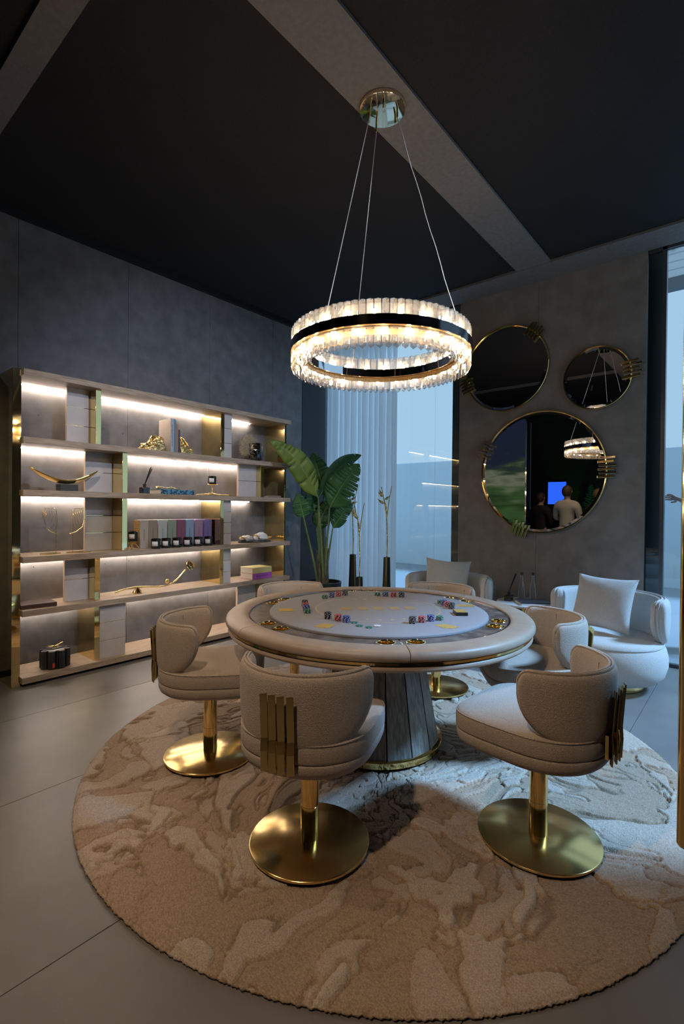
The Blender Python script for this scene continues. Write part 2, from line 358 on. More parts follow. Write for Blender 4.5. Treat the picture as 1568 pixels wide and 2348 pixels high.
# ------------------------------------------------------------------ rug
CX0, CY0 = -1.737, 2.41
def rug():
    c = Vector((-1.71, 2.393)); RR = 1.60; nr, ns = 290, 1450
    vs = []; hs = []
    def field(x, y):
        p = Vector((x, y, 0))
        wq = Vector((mn.noise(p*1.6+Vector((9,3,1))), mn.noise(p*1.6+Vector((2,7,5))), 0))*.34+Vector((mn.noise(p*6+Vector((1,3,1))), mn.noise(p*6+Vector((2,1,5))), 0))*.07
        q = p+wq; q.x *= 1.25; q.y *= .9
        a = mn.noise(q*2.4+Vector((4,4,0)))+.5*mn.noise(q*5.3)+.18*mn.noise(q*17)
        b = mn.noise(q*4.4+Vector((0,0,7)))+.5*mn.noise(q*10.0+Vector((3,0,0)))+.15*mn.noise(q*26)
        e = mn.noise(q*6.5+Vector((6,2,3)))+.45*mn.noise(q*15+Vector((1,1,1)))
        rr = math.hypot(x, y); k = sstep(1.45, .5, rr)
        d = mn.noise(q*9.0+Vector((1,5,9)))+.4*mn.noise(q*19.0)
        ha = sstep(.0, .05, a-.03); hb = sstep(.0, .05, b-.22); hd = sstep(0, .07, d-.16)*k
        bend = mn.noise(p*2.3+Vector((8,8,8)))
        gr = math.exp(-((a-.03)/.024)**2)*(.75+.4*sstep(-.2,.3,bend))+math.exp(-((b-.22)/.032)**2)*.7+k*.75*math.exp(-((d-.16)/.05)**2)+.6*math.exp(-((e-.30)/.035)**2)*sstep(-.1,.25,bend)
        return ha, hb, hd, min(1, gr)
    vs.append((0,0,.02)); hs.append(.5)
    for i in range(1, nr+1):
        u = i/nr; r = RR*(1-(1-u)**1.0)
        for k in range(ns):
            t = 2*PI*k/ns
            jr = r + (.0015*mn.noise(Vector((t*60, 0, 3)))+.0035*random.uniform(-1,1) if i >= nr-1 else 0)
            x, y = jr*math.cos(t), jr*math.sin(t)
            ha, hb, hd, gr = field(x, y)
            z = .0145 + .006*ha + .004*hb + .003*hd - .0125*gr + .0014*random.uniform(-1,1) + .001*mn.noise(Vector((x*30, y*30, 0)))
            e = sstep(1.0, .985, u); z = min(.0275, z*e + .010*(1-e))
            vs.append((x, y, z)); hs.append(max(0, min(1, .18+.42*ha+.3*hb+.2*hd-.40*gr+.12*random.uniform(-1,1))))  # groove term darkens the carved lines, shade painted into the tone
    fs = [(0, 1+k, 1+(k+1) % ns) for k in range(ns)]
    for i in range(nr-1):
        o = 1+i*ns
        for k in range(ns):
            k2 = (k+1) % ns; fs.append((o+k, o+ns+k, o+ns+k2, o+k2))
    o = 1+(nr-1)*ns; b = len(vs)
    for k in range(ns):
        x, y, z = vs[o+k]; vs.append((x*.997, y*.997, .0005)); hs.append(0)
    for k in range(ns): k2 = (k+1) % ns; fs.append((o+k, b+k, b+k2, o+k2))
    me = D.meshes.new('rug'); me.from_pydata(vs, [], fs); me.polygons.foreach_set('use_smooth', [True]*len(fs))
    at = me.attributes.new('pile', 'FLOAT', 'POINT'); at.data.foreach_set('value', hs)
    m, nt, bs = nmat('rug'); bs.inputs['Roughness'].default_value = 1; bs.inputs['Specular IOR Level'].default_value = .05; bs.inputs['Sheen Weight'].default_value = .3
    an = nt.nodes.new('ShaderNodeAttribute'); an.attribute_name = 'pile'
    cr = nt.nodes.new('ShaderNodeValToRGB'); cr.color_ramp.elements[0].color = (.47,.34,.23,1); cr.color_ramp.elements[1].color = (.63,.53,.435,1); cr.color_ramp.elements[0].position = .16; cr.color_ramp.elements[1].position = .72; e0 = cr.color_ramp.elements.new(0.0); e0.color = (.33,.24,.165,1)  # lowest stop is the painted groove shade
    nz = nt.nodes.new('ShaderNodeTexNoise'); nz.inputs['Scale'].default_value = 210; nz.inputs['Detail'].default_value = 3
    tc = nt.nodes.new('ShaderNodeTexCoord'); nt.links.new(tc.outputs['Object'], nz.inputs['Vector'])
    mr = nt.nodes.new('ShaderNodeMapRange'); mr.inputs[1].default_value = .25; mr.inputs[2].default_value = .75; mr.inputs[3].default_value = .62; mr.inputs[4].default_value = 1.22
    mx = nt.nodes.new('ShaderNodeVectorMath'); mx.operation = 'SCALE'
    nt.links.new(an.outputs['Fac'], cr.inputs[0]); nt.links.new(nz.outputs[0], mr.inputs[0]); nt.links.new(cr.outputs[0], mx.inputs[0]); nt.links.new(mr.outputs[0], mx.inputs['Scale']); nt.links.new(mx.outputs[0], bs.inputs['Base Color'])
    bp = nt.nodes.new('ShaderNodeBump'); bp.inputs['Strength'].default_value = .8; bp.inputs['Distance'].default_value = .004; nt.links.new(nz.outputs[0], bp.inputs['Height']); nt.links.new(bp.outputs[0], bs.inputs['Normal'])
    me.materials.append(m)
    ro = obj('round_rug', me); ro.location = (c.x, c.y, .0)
    tag(ro, 'large round beige rug with carved relief pile under the poker table', 'rug')
rug()
ZR = .028   # top of the pile

# ------------------------------------------------------------------ poker table
def poker_table():
    t = thing('poker_table', 'round poker table with padded leather rail and grey felt top', 'table', (CX0, CY0, 0))
    N = 16
    MB().lathe([(0,ZR),(.385,ZR),(.39,ZR+.004),(.39,ZR+.034),(.385,ZR+.038),(0,ZR+.038)], 64).build('plinth', 'brass', t, 40)
    z0, z1, r0, r1 = ZR+.038, .70, .372, .252
    MB().lathe([(r0-.02,z0),(r1-.02,z1)], N).build('pedestal_core', 'brass', t)
    for k in range(N):
        a0, a1 = 2*PI*k/N+.012, 2*PI*(k+1)/N-.012
        def pt(a, r, z): return (r*math.cos(a), r*math.sin(a), z)
        q = MB(); vs = [pt(a0,r0,z0),pt(a1,r0,z0),pt(a1,r1,z1),pt(a0,r1,z1),pt(a0,r0-.016,z0),pt(a1,r0-.016,z0),pt(a1,r1-.016,z1),pt(a0,r1-.016,z1)]
        q.add(vs, [(0,1,2,3),(7,6,5,4),(0,4,5,1),(1,5,6,2),(2,6,7,3),(3,7,4,0)])
        q.build('pedestal_panel', 'veneer_base', t, None, .001)
    MB().lathe([(0,.692),(.80,.692),(.845,.694),(.866,.700),(.876,.711),(.874,.722),(.862,.729),(0,.729)], 96).build('apron', 'leather', t, 50)
    MB().lathe([(.80,.729),(.871,.7295),(.874,.7315),(.874,.7425),(.871,.7445),(.80,.745)], 96).build('brass_band', 'brass', t, 40)
    prof = [(.757,.7455),(.757,.784),(.761,.791),(.770,.796),(.785,.7992),(.810,.800),(.838,.7990),(.860,.7965),(.875,.7905),(.885,.781),(.889,.769),(.888,.757),(.881,.7495),(.868,.7462),(.84,.7455)]
    for k in range(6):
        a0 = R(-45+60*k); q = MB(); q.lathe(prof+[prof[0]], 24, (0,0,0), 0, a0+.0016, a0+R(60)-.0016, True)
        q.build('rail_segment', 'leather', t, 50, .0025)
    MB().lathe([(.30,.740),(.757,.740)], 64).build('table_deck', 'black_paint', t)
    MB().lathe([(.7525,.780),(.7525,.7895),(.7568,.7895),(.7568,.780)], 96).build('track_trim', 'chrome', t, 40)
    # veneer race track with twelve cups
    zt = .784; cr = .695; ca = []
    for k in range(6):
        s0 = -45+60*k; bm = bmesh.new(); edges = []
        def loop(pts):
            vv = [bm.verts.new((x, y, zt)) for x, y in pts]
            for i in range(len(vv)): edges.append(bm.edges.new((vv[i], vv[(i+1) % len(vv)])))
        A = [R(s0+.25+(59.5)*i/30) for i in range(31)]
        loop([(.752*math.cos(a), .752*math.sin(a)) for a in A]+[(.63*math.cos(a), .63*math.sin(a)) for a in reversed(A)])
        for da in (5.8, 54.2):
            cx, cy = cr*math.cos(R(s0+da)), cr*math.sin(R(s0+da)); ca.append((cx, cy))
            loop([(cx+.0415*math.cos(2*PI*i/28), cy+.0415*math.sin(2*PI*i/28)) for i in range(28)])
        bmesh.ops.triangle_fill(bm, edges=edges, use_beauty=True); bmesh.ops.recalc_face_normals(bm, faces=bm.faces)
        if sum(f.normal.z for f in bm.faces) < 0: bmesh.ops.reverse_faces(bm, faces=bm.faces)
        me = D.meshes.new('track_panel'); bm.to_mesh(me); bm.free(); me.materials.append(MATS['veneer'])
        o = obj('track_panel', me, t); sm = o.modifiers.new('solid', 'SOLIDIFY'); sm.thickness = .012; sm.offset = -1
        ax = (math.cos(R(s0)), math.sin(R(s0)), 0)
        MB().obox((.692*ax[0], .692*ax[1], zt), (ax, (-ax[1],ax[0],0), (0,0,1)), (.06,.004,.0006)).build('track_inlay', 'brass', t)
    cup = MB().lathe([(.0415,-.001),(.047,-.0005),(.0475,.001),(.0465,.0022),(.041,.0022),(.0395,.0),(.0385,-.005),(.0385,-.039),(.034,-.0405),(0,-.0405)], 36).mesh('cup_holder', 'brass', 40)
    for x, y in ca: obj('cup_holder', cup, t).location = (x, y, zt+.0003)
    # felt top and its gold print
    ft = MB().lathe([(.60,.778),(.638,.778),(.643,.785),(.644,.790),(.641,.7965),(.634,.7995),(.60,.8005),(0,.8005)], 120).build('felt_top', 'felt', t, 40)
    zp = .8005
    MB().lathe([(.367,zp+.0002),(.367,zp+.0006),(.3735,zp+.0006),(.3735,zp+.0002)], 120).build('printed_ring', 'gold_print', ft)
    def suit(kind):
        q = []
        if kind == 0: q = [(0,.014),(.010,0),(0,-.014),(-.010,0)]
        elif kind == 1: q = [(.012*math.sin(a)**3*1.0, .0009*(13*math.cos(a)-5*math.cos(2*a)-2*math.cos(3*a)-math.cos(4*a))) for a in [2*PI*i/24 for i in range(24)]]
        elif kind == 2: q = [(-.012*math.sin(a)**3*1.0, -.0009*(13*math.cos(a)-5*math.cos(2*a)-2*math.cos(3*a)-math.cos(4*a))) for a in [2*PI*i/24 for i in range(24)]]+[]
        else:
            q = [((.006+.007*abs(math.cos(1.5*(a)))) * math.sin(a), (.006+.007*abs(math.cos(1.5*a)))*math.cos(a)) for a in [2*PI*i/30 for i in range(30)]]
        return q
    for base in (-45, 135):
        for j, da in enumerate((-19.5,-6.5,6.5,19.5)):
            a = R(base+da); p = Vector((.305*math.cos(a), .305*math.sin(a))); ux = Vector((-math.sin(a), math.cos(a))); uy = Vector((-math.cos(a), -math.sin(a)))
            pl = [p+ux*x+uy*y for x, y in suit(j)]
            MB().prism([(v.x, v.y) for v in pl], zp+.0002, zp+.0006).build('printed_suit', 'gold_print', ft)
    return t
TABLE = poker_table()
ZF = .8008
# gold cards
_m, _nt, _b = nmat('card_gold'); _b.inputs['Metallic'].default_value = .45; _b.inputs['Roughness'].default_value = .42
_tc = _nt.nodes.new('ShaderNodeTexCoord'); _br = _nt.nodes.new('ShaderNodeTexChecker'); _br.inputs['Scale'].default_value = 160
_br.inputs[1].default_value = (.95,.66,.20,1); _br.inputs[2].default_value = (.62,.38,.09,1); _nt.links.new(_tc.outputs['Object'], _br.inputs[0]); _nt.links.new(_br.outputs[0], _b.inputs['Base Color'])
P('card_champagne', (.50,.37,.17), .5, .35)
card_me = {}
for nm in ('card_gold', 'card_champagne'):
    q = []; w_, h_, rr = .0315, .044, .004
    for sx, sy_, a0 in ((1,1,0),(-1,1,90),(-1,-1,180),(1,-1,270)):
        for i in range(4): a = R(a0+30*i); q.append((sx*(w_-rr)+rr*math.cos(a), sy_*(h_-rr)+rr*math.sin(a)))
    card_me[nm] = MB().prism(q, 0, .0005).mesh('playing_card', nm)
def card(x, y, rz, label, mat='card_gold', group=None, z=0):
    o = obj('playing_card', card_me[mat]); o.location = (CX0+x, CY0+y, ZF+z); o.rotation_euler = (0,0,R(rz)); tag(o, label, 'card', group); return o
ordn = ['leftmost', 'second', 'middle', 'fourth', 'rightmost']
for k in range(5):
    s = (k-2)*.0965; card(s*.70, s*.714+.008, 45, ordn[k]+' of five champagne cards in a row at the felt centre', 'card_champagne', 'community cards')
for x, y, rz, nm in [(-.371,-.40,52,'by the left chip stacks'),(.061,-.538,8,'in front of the front left chip stacks'),(.53,-.127,78,'in front of the front right chip stacks'),(.352,.445,130,'behind the right chip stacks')]:
    for i, (dx, dr) in enumerate(((-.008,-6),(.008,7))):
        card(x+dx, y+dx*.6, rz+dr, ('lower' if i == 0 else 'upper')+' gold playing card of the fanned pair '+nm, 'card_gold', 'pairs of hole cards', i*.0006)
dk = thing('card_deck', 'dark boxed deck with gold patterned top lying on the felt', 'card deck', (CX0+.447, CY0+.19, ZF), R(40))
MB().box(-.033,.033,-.046,.046,0,.019).build('deck_box', 'pot_black', dk, None, .001); MB().box(-.031,.031,-.044,.044,.0192,.0205).build('deck_top', 'card_gold', dk, None, .0004)
# poker chips
chipcol = {'black': (.018,.018,.02), 'red': (.40,.045,.06), 'blue': (.03,.07,.30), 'green': (.015,.15,.095), 'white': (.75,.75,.74)}
for k, v in chipcol.items(): P('chip_'+k, v, .4)
P('chip_spot', (.70,.70,.70), .4)
def chip_mesh(colr):
    n = 24; q = MB(); prof = [(.0185,0),(.0198,.0004),(.0200,.0010),(.0200,.0025),(.0198,.0031),(.0185,.0035)]
    for i in range(n):
        q.lathe(prof, 1, (0,0,0), 1 if i % 4 == 0 else 0, 2*PI*i/n, 2*PI*(i+1)/n)
    q.lathe([(0,0),(.0185,0)], n); q.lathe([(.0185,.0035),(.0150,.0035),(.0148,.0032),(0,.0032)], n)
    return q.mesh('poker_chip', ['chip_'+colr, 'chip_spot' if colr != 'white' else 'felt'], 40)
chips = {k: chip_mesh(k) for k in chipcol}
NTH = ['bottom','second','third','fourth','fifth','sixth','seventh','eighth','ninth','topmost']
def stack(x, y, colr, n, where):
    for i in range(n):
        o = obj('poker_chip', chips[colr]); o.location = (CX0+x+random.uniform(-.0006,.0006), CY0+y+random.uniform(-.0006,.0006), ZF+i*.00352); o.rotation_euler = (0,0,random.uniform(0,6.28))
        tag(o, f'{NTH[i]} chip up in the {colr} stack {where}', 'poker chip', f'{colr} chip stack {where}')
def row(cols, p0, p1, where):
    for i, cname in enumerate(cols):
        f = i/3; stack(p0[0]+(p1[0]-p0[0])*f, p0[1]+(p1[1]-p0[1])*f, cname, {'black':10,'red':9,'blue':9,'green':6}[cname], where)
stack(-.039,-.405,'black',10,'at the front left of the felt'); stack(.032,-.402,'red',9,'at the front left of the felt'); stack(.088,-.40,'blue',9,'at the front left of the felt')
row(['black','red','blue','green'], (.362,-.186), (.43,-.02), 'at the front right of the felt')
row(['green','blue','red','black'], (.202,.405), (.335,.300), 'at the right of the felt')
row(['green','blue','red','black'], (-.257,.355), (-.105,.425), 'at the back right of the felt')
row(['green','blue','red','black'], (-.448,.025), (-.435,.218), 'at the back left of the felt')
row(['black','red','blue','green'], (-.375,-.240), (-.22,-.380), 'at the left of the felt')
for x, y, cname, lb in [(.129,-.385,'green','single green poker chip next to the front left blue stack'),(.193,-.423,'green','single green poker chip, middle one of three loose'),(.25,-.417,'green','single green poker chip beside the white chip'),(.262,-.362,'white','single white poker chip lying on the grey felt')]:
    o = obj('poker_chip', chips[cname]); o.location = (CX0+x, CY0+y, ZF); tag(o, lb, 'poker chip')

# ------------------------------------------------------------------ swivel chairs
def sup(t, a, b0, b1, n0, n1):
    c_, s_ = math.cos(t), math.sin(t); n = n1 if s_ > 0 else n0; b = b1 if s_ > 0 else b0
    return (a*math.copysign(abs(c_)**(2/n), c_), b*math.copysign(abs(s_)**(2/n), s_))
def shell(th1, th0, zs, zt, zm, ri, ro, wid=1.0, ext=0, nsec=28, tr=.05, n=72):
    """curved upholstered back, centred on -Y; wings rise and close at +-th1"""
    def zlim(th):
        a = abs(th); u = min(1, max(0, (a-th0)/(th1-th0))); wv = min(1, max(0, (a-(th1-R(9)))/R(9)))
        return zs+(zm-zs)*(1-math.sqrt(max(0, 1-u**2.1))), zt-.042*(1-math.sqrt(max(0, 1-.96*wv**2)))/.8
    def sec(th):
        b, t = zlim(th); h = max(.0005, (t-b)/2); zc = (t+b)/2; rw = (ro-ri)/2; rc = (ro+ri)/2
        ev = min(1, max(0, (abs(th)-(th1-R(5)))/R(5))); k = math.sqrt(1-.85*ev*ev); h *= .5+.5*k; out = []
        for j in range(nsec):
            a = 2*PI*j/nsec; ca_, sa = math.cos(a), math.sin(a)
            dz = math.copysign(abs(sa)**(2/3.6), sa)*h
            edge = min(1, (h-abs(dz))/.03+.02) if h > .0 else 0
            dr = math.copysign(abs(ca_)**(2/3.6), ca_)*rw*k
            r = rc+dr; lean = .035*(zc+dz-zs)
            x = (r+lean)*math.sin(th)*wid; y = -(r+lean)*math.cos(th)
            if abs(th) > PI/2: y = -(r+lean)*math.cos(th)*(1+ext)
            out.append((x, y, zc+dz))
        return out
    vs = []; ths = [th1*math.sin(PI/2*(2*i/n-1)) for i in range(n+1)]
    for th in ths: vs += sec(th)
    fs = []
    for i in range(n):
        for j in range(nsec): j2 = (j+1) % nsec; fs.append((i*nsec+j, (i+1)*nsec+j, (i+1)*nsec+j2, i*nsec+j2))
    fs += [tuple(range(nsec)), tuple(reversed(range(n*nsec, (n+1)*nsec)))]
    # welt path along top and wing edges
    path = []
    for i in range(0, n+1): path.append((ths[i], zlim(ths[i])[1]))
    low = [(th, zlim(th)[0]) for th in ths if abs(th) > th0+R(4)]
    left = [p for p in low if p[0] < 0]; right = [p for p in low if p[0] > 0]
    full = list(reversed(left))+path+list(reversed(right))
    def wp(dr, off=.001):
        rc = (ri+ro)/2+dr; o = []
        for th, z in full:
            lean = .035*(z-zs); zz = z+(off if z > zs+.75*(zt-zs) else 0)
            o.append(((rc+lean)*math.sin(th)*wid, -(rc+lean)*math.cos(th), zz))
        return o
    q = MB(); q.add(vs, fs); return q, wp
def chair_proto():
    t = thing('swivel_chair', '', 'chair')
    MB().lathe([(0,0),(.243,0),(.246,.002),(.246,.010),(.243,.0125),(0,.014)], 80).build('base_disc', 'brass_satin', t, 40)
    MB().lathe([(.0375,.0125),(.0375,.150),(.0365,.151)], 32).build('column_sleeve', 'brass', t, 40)
    MB().lathe([(.0363,.150),(.0363,.3835)], 32).build('column', 'brass', t, 40)
    def stackup(levels, n=96):
        q = MB(); rows = [[(*sup(2*PI*i/n, .272*s, .272*s, .292*s, 2.3, 4.8), z) for i in range(n)] for s, z in levels]
        vs = [p for r in rows for p in r]; fs = []
        for k in range(len(rows)-1):
            for i in range(n): i2 = (i+1) % n; fs.append((k*n+i, k*n+i2, (k+1)*n+i2, (k+1)*n+i))
        fs += [tuple(reversed(range(n))), tuple(range((len(rows)-1)*n, len(rows)*n))]
        return q.add(vs, fs)
    stackup([(.5,.382),(.84,.384),(.915,.389),(.965,.401),(.990,.419),(.997,.440),(.989,.4475),(.975,.449)]).build('seat_base', 'boucle', t, 60)
    stackup([(.975,.4495),(.992,.451),(1.0,.458),(1.003,.490),(.999,.513),(.987,.5205),(.962,.5265),(.85,.531),(.6,.533),(.2,.534)]).build('seat_cushion', 'boucle', t, 60)
    q = MB(); q.tube([(*sup(2*PI*i/96, .2705, .2705, .2905, 2.3, 4.8),   .5195) for i in range(97)], .0028, 6); q.build('seat_piping', 'boucle', t, 60)
    s, wp = shell(R(83), R(28), .492, .766, .685, .226, .282)
    bk = s.build('backrest', 'boucle', t, 60)
    for dr in (-.0065, .0065): MB().tube(wp(dr, .003), .0052, 6).build('backrest_welt', 'boucle', bk, 60)
    # seam lines inside the back
    for a in (-40, 40): MB().tube([((.228+.035*(z-.492)-.0003)*math.sin(R(a)), -(.228+.035*(z-.492)-.0003)*math.cos(R(a)), z) for z in (.54,.60,.68,.742)], .0012, 5).build('backrest_seam', 'piping', bk)
    # four brass louvre blades across back and seat
    for k in range(4):
        x = (k-1.5)*.035; q = MB(); pts = [(.425,.288),(.500,.292),(.545,.289),(.708,.300)]
        th = math.atan2(x, .29); ang = R(33)
        u = Vector((math.cos(ang), math.sin(ang), 0)); nrm = Vector((math.sin(ang), -math.cos(ang), 0))
        rowv = []
        for z, r in pts:
            cpt = Vector((x, -math.sqrt(r*r-x*x)-.013, z))
            for sa, sb in ((-1,-1),(1,-1),(1,1),(-1,1)): rowv.append(cpt+u*(.0132*sa)+nrm*(.0028*sb))
        fs = [(0,1,2,3), (15,14,13,12)]
        for i in range(3):
            for j in range(4): j2 = (j+1) % 4; fs.append((i*4+j, i*4+4+j, i*4+4+j2, i*4+j2))
        q.add(rowv, fs); q.build('brass_blade', 'brass', t, None, .0012)
    MB().obox((0,-.283,.49), ((1,0,0),(0,1,0),(0,0,1)), (.06,.006,.045)).build('blade_mount', 'brass', t)
    return t
proto = chair_proto()
CH = [(-1.397,1.477,110,'beige boucle swivel chair with back to the viewer in the foreground'),
      (-2.319,1.638,47,'beige boucle swivel chair on the left nearest the shelving'),
      (-.689,2.131,174,'beige boucle swivel chair at front right showing brass back blades'),
      (-.985,2.915,215,'beige boucle swivel chair on the right beside the white armchair'),
      (-1.885,3.40,275,'beige boucle swivel chair behind the table in front of the back armchair'),
      (-2.70,2.67,-16,'beige boucle swivel chair behind the table on the shelf side')]
for i, (x, y, a, lb) in enumerate(CH):
    o = proto if i == 0 else dup(proto)
    o.location = (x, y, ZR); o.rotation_euler = (0,0,R(a-90)); o['label'] = lb; o['group'] = 'swivel chairs around the poker table'

# ------------------------------------------------------------------ lounge armchairs, cushions
def pillow_mesh(w_, h_, d_):
    n = 28
    def fn(sgn):
        def g(u, v):
            x, y = 2*u-1, 2*v-1; k = (1-abs(x)**2.6)**.55*(1-abs(y)**2.6)**.55 if abs(x) < 1 and abs(y) < 1 else 0
            pin = 1-.10*(1-x*x)*(abs(y)**6)-.0; pin2 = 1-.10*(1-y*y)*(abs(x)**6)
            return (x*w_/2*pin2, sgn*(d_/2*k+.004*mn.noise(Vector((x*3,y*3,sgn)))*k), y*h_/2*pin)
        return g
    q = MB(); q.grid(fn(1), n, n); q.grid(fn(-1), n, n); return q.mesh('cushion', 'boucle_white', 80)
def armchair():
    t = thing('lounge_armchair', '', 'armchair')
    MB().lathe([(0,0),(.27,0),(.275,.004),(.275,.05),(.27,.054),(0,.054)], 64).build('base_ring', 'brass', t, 40)
    MB().lathe([(0,.055),(.30,.056),(.365,.075),(.412,.125),(.433,.20),(.432,.27),(.418,.33),(.402,.352),(.399,.357)], 96).build('seat_drum', 'boucle_white', t, 60)
    MB().lathe([(.399,.3575),(.404,.362),(.398,.376),(.375,.392),(.30,.405),(0,.412)], 96).build('seat_cushion', 'boucle_white', t, 60)
    MB().tube([(.4025*math.cos(2*PI*i/96), .4025*math.sin(2*PI*i/96), .3575) for i in range(97)], .0045, 6).build('piping', 'boucle_white', t, 60)
    s, wp = shell(R(102), R(72), .37, .72, .60, .325, .435, 1.0, 0, 28, .05, 72)
    bk = s.build('backrest', 'boucle_white', t, 60)
    for dr in (-.012, .012): MB().tube(wp(dr), .006, 6).build('backrest_welt', 'boucle_white', bk, 60)
    return t
A1 = armchair(); A2 = dup(A1)
for o, (x, y, a), lb in ((A1, (-.93,4.50,262), 'white boucle round armchair by the right window'), (A2, (-2.40,4.56,285), 'white boucle round armchair in the back beside the glass panel')):
    o.location = (x, y, .001); o.rotation_euler = (0,0,R(a-90)); o['label'] = lb; o['group'] = 'white lounge armchairs'
pm = pillow_mesh(.47, .46, .17)
for (x, y, z, rz, rx, ry, lb) in ((-.955,4.50,.645,-8,-24,1,'white square cushion leaning in the right armchair'), (-2.47,4.66,.655,22,-18,3,'white square cushion upright in the back armchair')):
    o = obj('cushion', pm); o.location = (x, y, z); o.rotation_euler = (R(rx), R(ry), R(rz)); tag(o, lb, 'cushion', 'boucle cushions')

# ------------------------------------------------------------------ side table and what stands on it
st = thing('side_table', 'round marble side table with brass stem between the armchairs', 'side table', (-1.70, 4.76, 0))
MB().lathe([(0,0),(.16,0),(.162,.003),(.16,.012),(.02,.014),(.018,.03),(.018,.497),(0,.498)], 40).build('pedestal', 'brass', st, 40)
MB().lathe([(0,.498),(.245,.498),(.25,.503),(.25,.516),(.246,.520),(0,.520)], 64).build('marble_top', 'marble', st, 40)
def book(name, label, loc, rz, w_, d_, h_, cover, group=None, spine_text=None, tm='cloth_black', rot=None, cat='book', tsize=None):
    """lies flat, spine on the local -Y side"""
    t = thing(name, label, cat, loc, R(rz), group)
    if rot: t.rotation_euler = rot
    cv = MB(); c_ = .003
    cv.box(-w_/2, w_/2, -d_/2, d_/2, 0, c_); cv.box(-w_/2, w_/2, -d_/2, d_/2, h_-c_, h_); cv.box(-w_/2, w_/2, -d_/2, -d_/2+c_, c_, h_-c_)
    cv.build('cover', cover, t, None, .0008)
    MB().box(-w_/2+.004, w_/2-.004, -d_/2+c_, d_/2-.005, c_, h_-c_).build('pages', 'paper', t)
    if spine_text: text_mesh('spine_text', spine_text, tsize or h_*.55, tm, t, basis((0,-d_/2-.0003,h_/2), (1,0,0), (0,0,1)))
    return t
P('mag_dark', (.05,.055,.065), .3); P('mag_white', (.70,.72,.74), .4)
book('magazine', 'white-edged magazine at the bottom on the marble side table', (-1.60,4.715,.5203), 38, .28, .22, .018, 'mag_white', 'side table magazines')
book('magazine', 'dark-covered magazine on top of the white one on side table', (-1.595,4.715,.5386), 36, .27, .215, .012, 'mag_dark', 'side table magazines')
def water_bottle(x, y, z, lb):
    t = thing('glass_bottle', lb, 'bottle', (x,y,z), 0, 'water bottles')
    prof = [(0,.003),(.030,.002),(.034,.008),(.0355,.05),(.033,.10),(.026,.15),(.016,.195),(.0125,.23),(.0125,.252)]
    MB().lathe(prof+[(.0105,.252),(.0105,.23),(.014,.195),(.024,.15),(.031,.10),(.0335,.05),(.032,.010),(0,.006)], 32).build('glass', 'glass_clear', t, 60)
    MB().lathe([(0,.253),(.0145,.253),(.0145,.274),(.0135,.276),(0,.276)], 24).build('cap', 'black_paint', t, 40)
water_bottle(-1.735,4.80,.5204,'clear glass bottle with black cap nearer the reed diffuser')
water_bottle(-1.648,4.86,.5204,'clear glass bottle with black cap standing behind the magazines')
def diffuser(label, loc, s, reeds, lean):
    t = thing('reed_diffuser', label, 'diffuser', loc)
    MB().box(-.036*s,.036*s,-.036*s,.036*s,0,.062*s).build('bottle', 'glass_black', t, 30, .006*s, 3)
    MB().lathe([(0,.062*s),(.014*s,.062*s),(.014*s,.078*s),(.016*s,.079*s),(.016*s,.09*s),(0,.09*s)], 20).build('collar', 'black_paint', t, 40)
    for k in range(reeds):
        dx, dy = random.uniform(-.012,.012), random.uniform(-.012,.012)
        MB().tube([(dx*.3,dy*.3,.085*s),(lean[0]+dx, lean[1]+dy, lean[2]+random.uniform(-.012,.012))], .0019, 6).build('reed', 'cloth_black', t)
diffuser('dark amber reed diffuser on the marble side table', (-1.83,4.715,.5204), .95, 6, (.06,.04,.27))

